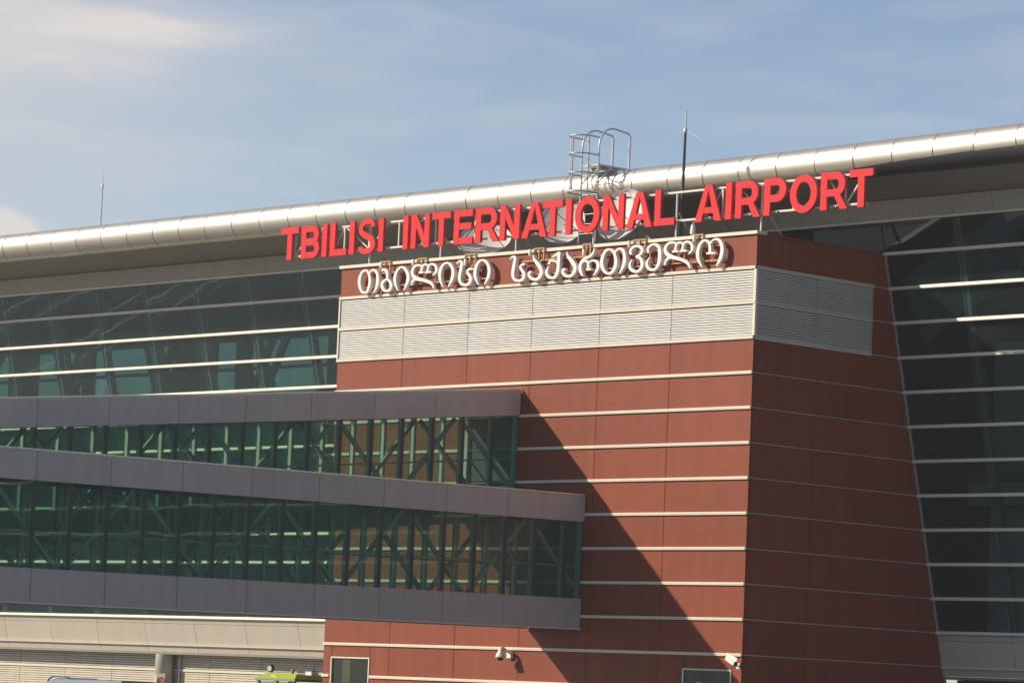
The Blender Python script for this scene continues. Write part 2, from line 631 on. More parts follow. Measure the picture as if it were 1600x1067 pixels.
MB().box(XL, -0.05, YL + 0.105, YL + 0.4, 0.0, 2.975).build('ground_wall', 'inner_dark', hall)
MB().box(W + 0.04, XR, YL, YL + 0.4, 0.0, 2.975).build('ground_wall', 'inner_dark', hall)
for x in (-19.6, -34.35, 22.0, 36.8):
    c = MB().lathe([(0.33, 0.0), (0.33, 2.2), (0.322, 2.205), (0.322, 2.215), (0.33, 2.22), (0.33, 2.975)], (x, 9.05, 0), n=32).build('column', 'column', hall)
    MB().lathe([(0.40, 0.0), (0.40, 0.12), (0.34, 0.16)], (x, 9.05, 0.004), n=24).build('column_foot', 'dark_metal', c)
    for s in (-1, 1):
        MB().box(x + s * 0.52 - 0.06, x + s * 0.52 + 0.06, YL - 0.06, YL - 0.052, 0.05, 2.97).build('column_trim', 'white_trim', c)

# roof edge: round nose, soffit, fascia over the glass
PY, PZ, PR = 2.62, 17.61, 0.50
edges = [-49.6]
while edges[-1] < 87.5:
    edges.append(edges[-1] + 1.475 + rnd.uniform(-0.03, 0.03))
def rise(x):
    """the roof edge climbs a little towards the far end of the hall"""
    t = min(max(x - 8.0, 0.0), 24.0)
    return 0.00042 * min(t, 17.0) ** 2 + 0.0143 * max(t - 17.0, 0.0) - 0.012


for a, b in zip(edges[:-1], edges[1:]):
    dy, dz, dr = rnd.uniform(-0.003, 0.003), rnd.uniform(-0.003, 0.003), rnd.uniform(-0.002, 0.002)
    r = PR + dr
    MB().lathe([(r, 0.0), (r, b - a - 0.034)], (a, PY + dy, PZ + dz + rise(a)), (b - a, 0, rise(b) - rise(a)), n=48).build('pipe_section', 'pipe', hall)
MB().lathe([(PR - 0.03, 0), (PR - 0.03, edges[-1] - edges[0])], (edges[0], PY, PZ), (1, 0, 0), n=32).build('nose_core', 'dark_metal', hall)
fy, fz = yg(16.88) - 0.04, 16.88
MB().hexa([(XL, PY + 0.10, 17.13), (XR, PY + 0.10, 17.13), (XR, fy, fz + 0.01), (XL, fy, fz + 0.01),
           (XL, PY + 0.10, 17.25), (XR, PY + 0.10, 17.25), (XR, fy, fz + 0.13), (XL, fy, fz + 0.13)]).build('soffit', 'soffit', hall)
x = XL
while x < XR - 0.1:
    x1 = min(x + 1.475, XR)
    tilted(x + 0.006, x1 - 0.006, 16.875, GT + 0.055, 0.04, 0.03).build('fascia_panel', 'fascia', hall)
    x = x1
tilted(XL, XR, GT + 0.05, GT - 0.005, 0.075, 0.03).build('fascia_bead', 'white_trim', hall)
tilted(XL, XR, 17.0, GT - 0.005, -0.035, 0.3).build('fascia_backing', 'inner_dark', hall)
MB().hexa([(XL, PY, 17.55), (XR, PY, 17.55), (XR, 19, 17.3), (XL, 19, 17.3),
           (XL, PY, 17.95), (XR, PY, 17.95), (XR, 19, 17.7), (XL, 19, 17.7)]).build('roof', 'roof', hall)

# inside the hall
MB().box(XL, XR, 6.2, 17.3, 16.552, 16.6).build('ceiling', 'inner_dark', hall)
MB().box(XL, XR, 8.5, 16.99, 4.1, 4.3).build('floor', 'floor', hall)
MB().box(XL, -0.2, 8.2, 16.99, 9.1, 9.4).build('upper_floor', 'floor', hall)
MB().box(XL - .02, XL + .2, 6.4, 16.99, 0, 16.5).build('end_wall', 'inner_dark', hall)
MB().box(XR - .2, XR + .02, 6.4, 16.99, 0, 16.5).build('end_wall', 'inner_dark', hall)
# far wall of the hall with a high band of windows
BY = 17.0
MB().box(XL + .2, 15.0, BY, BY + 0.25, 4.3, 13.55).build('back_wall', 'inner_dark', hall)
MB().box(44.0, XR - .2, BY, BY + 0.25, 4.3, 13.55).build('back_wall', 'inner_dark', hall)
for i in range(8):  # window bank added to brighten the dark hall on this side
    for z0, z1 in ((4.31, 8.8), (9.25, 13.5)):
        xa, xb = 15.02 + i * 3.62, 15.02 + (i + 1) * 3.62
        fr = MB().box(xa + .12, xb - .12, BY + .1, BY + .14, z0 + .1, z1 - .1).build('rear_window', 'rear_fill_glass', hall)
        q = MB().box(xa, xa + .119, BY + .02, BY + .22, z0, z1).box(xb - .119, xb, BY + .02, BY + .22, z0, z1)
        q.box(xa + .12, xb - .12, BY + .02, BY + .22, z0, z0 + .099).box(xa + .12, xb - .12, BY + .02, BY + .22, z1 - .099, z1)
        q.box(xa + .12, xb - .12, BY + .05, BY + .09, (z0 + z1) / 2, (z0 + z1) / 2 + .12)
        q.build('fill_window_frame', 'inner_col', fr)
MB().box(XL + .2, XR - .2, BY, BY + 0.25, 15.75, 16.54).build('back_wall', 'inner_dark', hall)
x = -49
k = 0
while x < -4:
    wd = (4.9, 2.0, 3.4, 5.6, 1.4)[k % 5]
    sol = (0.5, 1.9, 0.6, 2.6, 0.8)[k % 5]
    fr = MB().box(x, x + wd, BY + 0.12, BY + 0.16, 13.56, 15.74).build('rear_window', 'rear_glass', hall)
    MB().box(x, x + wd, BY + 0.06, BY + 0.11, 14.55, 14.68).build('window_bar', 'inner_col', fr)
    MB().box(x + wd, x + wd + sol, BY + 0.001, BY + 0.249, 13.551, 15.749).build('wall_pier', 'inner_dark', hall)
    x += wd + sol
    k += 1
MB().box(x, XR - .2, BY + .001, BY + .249, 13.551, 15.749).build('back_wall', 'inner_dark', hall)
# branching columns
k = 0
for x in [-43.6 + 2.95 * i for i in range(0, 15)]:
    y = 8.9 + (k % 2) * 1.7
    c = MB().tube([(x, y, 9.4), (x, y, 13.0)], 0.24, 12).build('tree_column', 'inner_col', hall)
    for dx, dy in ((-0.95, 0.2), (1.05, -0.1), (0.2, 1.3)):
        MB().tube([(x, y, 12.9), (x + dx * 1.7, y + dy, 16.5)], 0.12, 8).build('branch', 'inner_col', c)
    k += 1
for x in (19.2, 24.0, 29.5, 35.0):
    MB().box(x - 0.8, x + 0.8, 10.4, 10.7, 4.3, 13.2).build('inner_partition', 'inner_mid', hall)
MB().box(W + .1, XR - .3, 9.6, 17.0, 8.9, 9.2).build('upper_floor', 'floor', hall)
MB().box(W + .1, XR - .3, 9.6, 9.75, 8.2, 8.9).build('floor_edge', 'inner_mid', hall)

# ------------------------------------------------------------------ red block in front of the hall
block = thing('red_service_block', 'red panelled block with white lines and louvre bands jutting out of the glass hall', 'building', (9, 3, 0))
cols = [0.0, 3.12, 6.10, 8.93, 11.84, 14.79, W]
D_LOUV = 5.09
# core: walls that stand behind the cladding, leaning back edge against the glass
zt = Z0 - 0.06
MB().hexa([(0.05, 0.05, 0), (W - 0.05, 0.05, 0), (W - 0.05, yg(0) + 0.1, 0), (0.05, yg(0) + 0.1, 0),
           (0.05, 0.05, zt - .1), (W - 0.05, 0.05, zt - .1), (W - 0.05, yg(zt) + 0.1, zt - .1), (0.05, yg(zt) + 0.1, zt - .1)]).build('block_core', 'dark_joint', block)
# openings in the front wall (window low at the left, display window low at the right)
OP = [(0.40, 2.24, 0.55, 2.945), (15.78, 17.69, 0.55, 2.925)]
PF = -0.0            # face of the cladding


def front_panel(x0, x1, z0, z1):
    MB().box(x0 + 0.012, x1 - 0.012, PF, 0.045, z0 + 0.004, z1 - 0.004).build('cladding_panel', 'red', block)


for r in range(0, 16):
    if r in (1, 2):
        continue
    z1, z0 = Z0 - r, max(Z0 - r - 1, 0.02)
    if r == 0:
        z1 -= 0.05
    for a, b in zip(cols[:-1], cols[1:]):
        hit = [o for o in OP if o[0] < b and o[1] > a and o[2] < z1 and o[3] > z0]
        if not hit:
            front_panel(a, b, z0, z1)
        else:
            o = hit[0]
            if o[0] - a > 0.05:
                front_panel(a, o[0] - 0.0, z0, z1)
            if b - o[1] > 0.05:
                front_panel(o[1], b, z0, z1)
            if z1 - o[3] > 0.03:
                front_panel(max(a, o[0]), min(b, o[1]), o[3], z1)
            if o[2] - z0 > 0.03:
                front_panel(max(a, o[0]), min(b, o[1]), z0, o[2])
# side facing the airfield stairs: panels run back to the leaning glass
sc_y = [0.0, 2.65, D_LOUV]


def side_panel(y0, y1, z0, z1):
    """y1 None: run to the glass"""
    e = (lambda z: yg(z) - 0.035) if y1 is None else (lambda z: y1 - 0.012)
    y0 = max(y0, 0.05)
    MB().hexa([(W - 0.045, y0 + 0.012, z0 + .004), (W, y0 + 0.012, z0 + .004), (W, e(z0 + .004), z0 + .004), (W - 0.045, e(z0 + .004), z0 + .004),
               (W - 0.045, y0 + 0.012, z1 - .004), (W, y0 + 0.012, z1 - .004), (W, e(z1 - .004), z1 - .004), (W - 0.045, e(z1 - .004), z1 - .004)]).build('cladding_panel', 'red', block)


for r in range(0, 16):
    z1, z0 = Z0 - r, max(Z0 - r - 1, 0.02)
    if r == 0:
        z1 -= 0.05
    if r in (1, 2):
        side_panel(D_LOUV, None, z0, z1)
    else:
        side_panel(0.0, 2.65, z0, z1)
        side_panel(2.65, None, z0, z1)


# strips at every metre: front white, side ones darkened to paint in the shade
def strip_front(x0, x1, z, h=0.085, out=0.055):
    e = MB().box(x0, x1, -out, -0.002, z - h / 2, z + h / 2)
    e.box(x0, x1, -out - 0.008, -out + 0.001, z - 0.012, z + 0.004)
    e.build('trim_strip', 'white_trim', block)


for k in range(1, 15):
    z = Z0 - k
    x0, x1 = -0.002, W + 0.002
    segs = [(x0, x1)]
    for o in OP:
        if o[2] < z < o[3]:
            segs = [q for s in segs for q in ((s[0], min(s[1], o[0] - 0.05)), (max(s[0], o[1] + 0.05), s[1])) if q[1] - q[0] > 0.05]
    for s in segs:
        xs = [s[0]] + [c for c in (6.10, 11.84) if s[0] < c < s[1]] + [s[1]]
        for a, b in zip(xs[:-1], xs[1:]):
            strip_front(a, b - 0.006, z)
    y1 = yg(z) - 0.04
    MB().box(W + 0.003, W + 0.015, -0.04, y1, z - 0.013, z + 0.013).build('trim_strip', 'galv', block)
for k in (1, 2, 3):
    z = Z0 - k
    MB().box(W - 0.02, W + 0.0025, 0.05, D_LOUV, z - 0.05, z + 0.05).build('louver_rail', 'louver', block)
# cap of the parapet
MB().box(-0.04, W + 0.04, -0.075, 0.35, Z0 - 0.045, Z0 + 0.05).build('parapet_cap', 'white_trim', block)
MB().box(W - 0.30, W + 0.03, 0.353, yg(Z0) - 0.05, Z0 - 0.045, Z0 + 0.02).build('parapet_cap', 'red', block)
# leaning trim where the side meets the glass
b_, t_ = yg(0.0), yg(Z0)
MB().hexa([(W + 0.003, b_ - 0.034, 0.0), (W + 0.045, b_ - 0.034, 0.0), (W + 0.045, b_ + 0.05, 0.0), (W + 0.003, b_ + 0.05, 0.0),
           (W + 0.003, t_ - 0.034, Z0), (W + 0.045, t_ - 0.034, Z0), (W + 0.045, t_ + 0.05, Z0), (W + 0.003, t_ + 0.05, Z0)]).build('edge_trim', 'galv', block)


# louvre bands
def louvre_front(x0, x1, z0, z1):
    lp = MB().box(x0, x1, 0.046, 0.05, z0, z1).build('louver_panel', 'louver_back', block)
    s = MB()
    n = 12
    p = (z1 - z0 - 0.02) / n
    for i in range(n):
        z = z0 + 0.01 + i * p
        s.hexa([(x0, -0.012, z), (x1, -0.012, z), (x1, 0.044, z + p * .45), (x0, 0.044, z + p * .45),
                (x0, -0.012, z + p * .72), (x1, -0.012, z + p * .72), (x1, 0.044, z + p * .88), (x0, 0.044, z + p * .88)])
    s.build('slats', 'louver', lp, kind='stuff')


def louvre_side(y0, y1, z0, z1):
    lp = MB().box(W - 0.05, W - 0.046, y0, y1, z0, z1).build('louver_panel', 'louver_back', block)
    s = MB()
    n = 12
    p = (z1 - z0 - 0.02) / n
    for i in range(n):
        z = z0 + 0.01 + i * p
        s.hexa([(W - .044, y0, z + p * .45), (W + .012, y0, z), (W + .012, y1, z), (W - .044, y1, z + p * .45),
                (W - .044, y0, z + p * .74), (W + .012, y0, z + p * .50), (W + .012, y1, z + p * .50), (W - .044, y1, z + p * .74)])
    s.build('slats', 'louver', lp, kind='stuff')


for r in (1, 2):
    z1, z0 = Z0 - r - 0.052, Z0 - r - 0.948
    lx = [0.06] + cols[1:-1] + [W - 0.05]
    for a, b in zip(lx[:-1], lx[1:]):
        louvre_front(a + 0.014, b - 0.014, z0, z1)
    louvre_side(0.06, 2.635, z0, z1)
    louvre_side(2.665, D_LOUV - 0.012, z0, z1)
MB().box(-0.002, 0.058, -0.05, 0.045, Z0 - 2.948, Z0 - 1.052).build('corner_trim', 'white_trim', block)
MB().box(W - 0.045, W + 0.045, -0.045, 0.045, Z0 - 2.948, Z0 - 1.052).build('corner_trim', 'white_trim', block)
# roof deck of the block
MB().box(0.36, W - 0.31, 0.36, 5.55, Z0 - 0.30, Z0 - 0.12).build('roof_deck', 'bitumen', block)


# the two windows at the foot of the front
def window(x0, x1, z0, z1, kind):
    fr = MB()
    w = 0.045
    fr.box(x0, x0 + w, -0.03, 0.04, z0, z1).box(x1 - w, x1, -0.03, 0.04, z0, z1)
    fr.box(x0 + w, x1 - w, -0.03, 0.04, z1 - w, z1).box(x0 + w, x1 - w, -0.03, 0.04, z0, z0 + w)
    f = fr.build('window', 'white_trim', block)
    MB().box(x0 + w, x1 - w, 0.012, 0.020, z0 + w, z1 - w).build('pane', 'clear', f)
    MB().box(x0 + w, x1 - w, 0.040, 0.046, z0 + w, z1 - w).build('reveal', 'dark_metal', f)
    if kind == 'curtain':
        MB().box(x0 + 0.52, x0 + 0.90, 0.026, 0.036, z0 + w, z1 - 0.09).build('curtain', 'curtain', f)
        MB().box(x0 + 0.95, x1 - 0.10, 0.026, 0.034, z0 + w, z1 - 0.09).build('screen', 'blind', f)
    else:
        MB().box(x0 + 0.42, x0 + 0.70, 0.026, 0.036, 2.63, z1 - 0.09).build('screen', 'blind', f)
        MB().box(x0 + 0.74, x0 + 1.15, 0.026, 0.034, 2.63, z1 - 0.09).build('screen', 'blind', f)
        MB().box(x0 + 0.40, x1 - 0.06, 0.024, 0.036, z0 + w + .02, 2.62).build('banner', 'navy', f)
        s = [(0.14, 0.42), (0.05, 0.47), (-0.07, 0.44), (-0.13, 0.33), (-0.05, 0.22), (0.08, 0.16), (0.13, 0.05), (0.05, -0.06), (-0.06, -0.07), (-0.15, 0.0)]
        cx, cz = x0 + 0.62, 2.15
        MB().ribbon([(cx + a * .8, cz + b * .8, 0.07) for a, b in smooth(s, 5)], 0.021, 0.0235).build('letter', 'sign_white', f)


window(*OP[0], 'curtain')
window(*OP[1], 'display')


# ------------------------------------------------------------------ glazed bridges running out over the apron
def bridge(label, xl, xr, ztop, slope, first, ylen, tag_y):
    """right face at x = xr, roof at ztop where it meets the red block, falling by slope per metre outward"""
    t = thing('boarding_bridge', label, 'bridge', ((xl + xr) / 2, -0.06, 0), 'glazed boarding bridges on the red block')
    y1 = -0.06

    def q(x0, x1, ya, yb, za, zb):
        """block between two stations, heights given at the wall and sloped along the bridge; ya < yb"""
        a, b = slope * ya, slope * yb
        return [(x0, ya, za + a), (x1, ya, za + a), (x1, yb, za + b), (x0, yb, za + b),
                (x0, ya, zb + a), (x1, ya, zb + a), (x1, yb, zb + b), (x0, yb, zb + b)]
    zr, zg, zf = ztop - 0.755, ztop - 3.02, ztop - 3.89
    ye = -ylen
    joints = [y1] + [first - 2.4 * i for i in range(int((ylen + first) / 2.4) + 1)] + [ye]
    joints = [joints[0]] + [j for j in joints[1:] if j < y1 - .1]
    for side, x0, x1 in (('r', xr - 0.05, xr), ('l', xl, xl + 0.05)):
        for a, b in zip(joints[1:], joints[:-1]):
            if b - a < 0.1:
                continue
            MB().hexa(q(x0, x1, a + 0.011, b - 0.011, zr, ztop)).build('roof_panel', 'panel', t)
            MB().hexa(q(x0, x1, a + 0.011, b - 0.011, zf, zg)).build('floor_panel', 'panel', t)
    # windows every 1.2 m
    st = []
    y = first + 2.4
    while y > ye:
        if y < y1 - 0.1:
            st.append(y)
        y -= 1.2
    st = [y1] + st + [ye]
    for xs, sgn in ((xr, 1), (xl, -1)):
        for a, b in zip(st[1:], st[:-1]):
            if b - a < 0.2:
                continue
            j = rnd.uniform(-.002, .002)
            x0, x1 = sorted((xs - sgn * 0.052 + j, xs - sgn * 0.064 + j))
            MB().hexa(q(x0, x1, a + 0.01, b - 0.01, zg + 0.01, zr - 0.01)).build('window_pane', 'bglass', t)
        for y in st[1:-1]:
            x0, x1 = sorted((xs - sgn * 0.048, xs - sgn * 0.032))
            MB().hexa(q(x0, x1, y - 0.045, y + 0.045, zg - .0, zr + .0)).build('window_joint', 'bridge_post', t)
        for y in st[:-1]:
            yy = y - (0.06 if y == y1 else 0)
            x0, x1 = sorted((xs - sgn * 0.09, xs - sgn * 0.22))
            MB().hexa(q(x0, x1, yy - 0.05, yy + 0.05, zg - 0.05, zr - .0)).build('post', 'bridge_steel_lit' if sgn < 0 else 'bridge_steel_dark', t)  # far posts paler, near ones darker: sun and shade put into the steel
        # diagonals, apex at the roof every fourth window
        xm = xs - sgn * 0.30
        y = tag_y
        while y > ye + 0.5:
            for dy in (-2.3, 2.3):
                yb = y + dy
                if ye < yb < y1 - 0.0:
                    ya = y + (0.12 if dy > 0 else -0.12)
                    MB().bar((xm, ya, zr - 0.05 + slope * ya), (xm, yb, zg + 0.0 + slope * yb), 0.11, 0.11).build('diagonal_brace', 'bridge_steel_dark', t)
                elif dy > 0 and yb >= y1:
                    f = (y1 - 0.1 - y) / 2.3
                    if f > 0.3:
                        MB().bar((xm, y + .1, zr - 0.05 + slope * y), (xm, y1 - 0.1, zr - (zr - zg) * f), 0.11, 0.11).build('diagonal_brace', 'bridge_steel_dark', t)
            y -= 4.8
        # bright roof-edge flashing
        MB().tube([(xs - sgn * 0.06, y1, ztop + 0.035), (xs - sgn * 0.06, ye, ztop + 0.035 + slope * ye)], 0.03, 8).build('edge_flashing', 'white_trim', t)
        MB().hexa(q(*sorted((xs - sgn * 0.051, xs + sgn * 0.025)), ye, y1, zf - 0.045, zf - 0.004)).build('drip_edge', 'white_trim', t)
    MB().hexa(q(xl + 0.052, xr - 0.052, ye, y1, zr + 0.02, ztop - 0.03)).build('roof_slab', 'bridge_deck', t)
    MB().hexa(q(xl + 0.052, xr - 0.052, ye, y1, zf + 0.02, zg - 0.12)).build('floor_slab', 'bridge_deck', t)
    for s in (xl + 0.25, xr - 0.25):
        MB().hexa(q(s - 0.02, s + 0.02, ye, y1 - .05, zg + 0.93, zg + 0.98)).build('handrail', 'galv', t)
    # doorway in the red wall and an end wall on the apron side
    MB().box(xl + 0.3, xr - 0.3, -0.055, -0.045, zg - 0.1, zg + 2.15).build('doorway', 'inner_dark', t)
    MB().hexa(q(xl, xr, ye - 0.08, ye - 0.01, zf, ztop)).build('end_wall', 'panel', t)
    for yy in (ye + 3.0, ye + 15.0) if ylen > 42 else (ye + 3.0,):
        MB().lathe([(0.35, 0.0), (0.35, zf - 0.05 + slope * yy)], ((xl + xr) / 2, yy, 0.004), n=20).build('support_column', 'column', t)
    return t


bridge('upper grey glazed bridge sloping up to the red block, sunlit posts inside', 6.25, 8.65, 11.125, 0.103, -1.13 - 2.4, 31.0, -2.33)
bridge('lower nearly level grey glazed bridge, nearest to the corner of the red block', 9.30, 11.60, 7.885, 0.0115, -0.80 - 2.4, 31.0, -2.1)

# ------------------------------------------------------------------ red letters standing on a frame on the block's roof
sign = thing('rooftop_sign', 'big red capital letters TBILISI INTERNATIONAL AIRPORT on a pale roof frame', 'sign', (9.5, 0.45, Z0 - 0.12))
SB, SH = 15.80, 1.10
FY0, FY1 = 0.24, 0.34


def arc(cx, cz, rx, rz, a0, a1, n, w0, w1=None):
    """ribbon stations along an ellipse; w0 thickness at its sides, w1 at top and bottom"""
    w1 = w1 or w0
    out = []
    for i in range(n + 1):
        a = math.radians(a0 + (a1 - a0) * i / n)
        out.append((cx + rx * math.cos(a), cz + rz * math.sin(a), math.hypot(w0 * math.cos(a), w1 * math.sin(a))))
    return out


def letter(ch, x0, x1, zb, zt):
    w, h = x1 - x0, zt - zb
    v, t = 0.242, 0.21           # upright and bar thickness
    m = MB()
    d = [0.0]

    def lay():
        d[0] += 0.0025
        return FY0 + d[0], FY1 - d[0]

    def rect(a, b, c, e):
        y0, y1 = lay()
        m.prism([(a, c), (b, c), (b, e), (a, e)], y0, y1)

    def poly(p):
        y0, y1 = lay()
        m.prism(p, y0, y1)

    def rib(p, closed=False):
        y0, y1 = lay()
        m.ribbon(p, y0, y1, closed)
    if ch == 'I':
        rect(x0, x1, zb, zt)
    elif ch == 'T':
        c = (x0 + x1) / 2
        rect(x0, x1, zt - t, zt)
        rect(c - v / 2, c + v / 2, zb, zt - t)
    elif ch == 'L':
        rect(x0, x0 + v, zb, zt)
        rect(x0 + v, x1, zb, zb + t)
    elif ch == 'E':
        rect(x0, x0 + v, zb, zt)
        rect(x0 + v, x1 - 0.02, zt - t, zt)
        rect(x0 + v, x1 - 0.07, zb + h * .43, zb + h * .43 + t * .95)
        rect(x0 + v, x1, zb, zb + t)
    elif ch == 'N':
        rect(x0, x0 + v * .95, zb, zt)
        rect(x1 - v * .95, x1, zb, zt)
        poly([(x0, zt), (x1 - v * .95, zb), (x1, zb), (x0 + v * 1.0, zt)][::1])
    elif ch == 'A':
        c = (x0 + x1) / 2
        q = v * 0.56
        poly([(x0, zb), (x0 + v * 1.1, zb), (c + q * .3, zt), (c - q, zt)])
        poly([(x1 - v * 1.1, zb), (x1, zb), (c + q, zt), (c - q * .3, zt)])
        rect(x0 + w * .24, x1 - w * .24, zb + h * .22, zb + h * .22 + t * .85)
    elif ch in 'BRP':
        rect(x0, x0 + v, zb, zt)
        zm = zb + h * (0.50 if ch == 'B' else 0.42)
        xr_ = x1 - (0.04 if ch == 'B' else 0.0) - (0.10 if ch == 'R' else 0.0)

        def bowl(xr, z0, z1):
            r = (z1 - z0) / 2 - t / 2
            cz = (z0 + z1) / 2
            rx = min(r * 0.95, xr - x0 - v)
            cx = xr - v / 2 - rx
            rib([(x0 + v * .6, z0 + t / 2, t), (cx, z0 + t / 2, t)] + arc(cx, cz, rx, r, -80, 80, 16, v, t) + [(cx, z1 - t / 2, t), (x0 + v * .6, z1 - t / 2, t)])
        if ch == 'B':
            bowl(xr_, zm - t * .42, zt)
            bowl(x1, zb, zm + t * .42)
        else:
            bowl(xr_, zm - t * .35, zt)
        if ch == 'R':
            xm = x0 + v + (xr_ - x0 - v) * .30
            poly([(x1 - v * 1.12, zb), (x1, zb), (xm + v * 0.95, zm + t * .2), (xm, zm + t * .2)])
    elif ch == 'O':
        rib(arc((x0 + x1) / 2, (zb + zt) / 2, w / 2 - v / 2, h / 2 - t / 2 + .015, 0, 360 - 360 / 40, 39, v, t), True)
    elif ch == 'S':
        cx = (x0 + x1) / 2
        k = w / 2
        p = [(-0.76, .21), (-0.70, .115), (-.40, .065), (0.0, .052), (.42, .075), (.74, .16), (.80, .27), (.62, .39), (.2, .465), (-.25, .535), (-.62, .61), (-.78, .72), (-.70, .84), (-.40, .92), (0.0, .948), (.40, .93), (.66, .87), (.74, .775)]
        pts = smooth([(cx + a * k * .93, zb + b * h, 0.20 if 0.2 < b < 0.8 else 0.185) for a, b in p], 3)
        rib(pts)
    m.build('letter', 'sign_red', sign)


SIGN = [('T', -3.41, -2.53), ('B', -2.38, -1.48), ('I', -1.34, -1.10), ('L', -0.94, -0.13), ('I', 0.01, 0.25), ('S', 0.44, 1.28), ('I', 1.42, 1.65),
        ('I', 2.59, 2.82), ('N', 2.97, 3.82), ('T', 3.95, 4.79), ('E', 4.96, 5.82), ('R', 5.95, 7.00), ('N', 7.05, 7.92), ('A', 8.03, 9.12), ('T', 8.93, 9.79),
        ('I', 9.94, 10.18), ('O', 10.34, 11.38), ('N', 11.52, 12.40), ('A', 12.52, 13.57), ('L', 13.68, 14.49),
        ('A', 15.32, 16.37), ('I', 16.53, 16.77), ('R', 16.92, 17.90), ('P', 18.03, 18.88), ('O', 19.03, 20.06), ('R', 20.19, 21.20), ('T', 21.26, 22.12)]
for ch, x0, x1 in SIGN:
    dz = (x0 + 3.4) / 25.5
    letter(ch, x0, x1, SB - 0.005 + 0.06 * dz, SB + 1.065 + 0.06 * dz)
FY = 0.45
for x0, x1 in ((-3.1, 21.75),):
    MB().bar((x0, FY, 16.745), (x1, FY, 16.835), 0.06).build('frame_rail', 'frame_white', sign)
    MB().bar((x0, FY, 15.925), (x1, FY, 15.985), 0.06).build('frame_rail', 'frame_white', sign)
POLES = [0.81, 4.18, 7.60, 10.97, 14.40, 17.78]
for x in [-2.9, -1.0, -0.45, 0.75, 2.18, 3.9, 5.72, 7.43, 9.2, 12.6, 15.5, 16.24, 19.0, 20.95, 21.6]:
    MB().box(x - 0.022, x + 0.022, FY - 0.022, FY + 0.022, 15.97, 16.76).build('frame_post', 'frame_white', sign)
for a, b in ((-2.9, -1.95), (-1.0, -1.95), (-1.0, -0.45), (0.75, -0.45), (0.75, 1.75), (15.5, 16.24), (17.75, 16.9), (16.24, 16.9), (17.85, 18.6), (19.35, 18.6), (19.35, 20.3), (20.95, 20.3), (20.95, 21.6)):
    MB().bar((a, FY + .005, 15.97), (b, FY + .005, 16.77), 0.04).build('frame_diagonal', 'frame_white', sign)
for x in POLES:
    MB().tube([(x, FY, Z0 - 0.118), (x, FY, 16.80)], 0.032, 8).build('sign_pole', 'frame_white', sign)
    MB().tube([(x + 0.05, FY + 0.03, 16.2), (x + 0.05, 1.45, Z0 - 0.11)], 0.028, 8).build('back_stay', 'galv', sign)
for ch, x0, x1 in SIGN:
    c = (x0 + x1) / 2
    MB().box(c - 0.02, c + 0.02, FY1 - 0.012, FY - 0.03, 15.95, 15.99).build('letter_bracket', 'galv', sign)

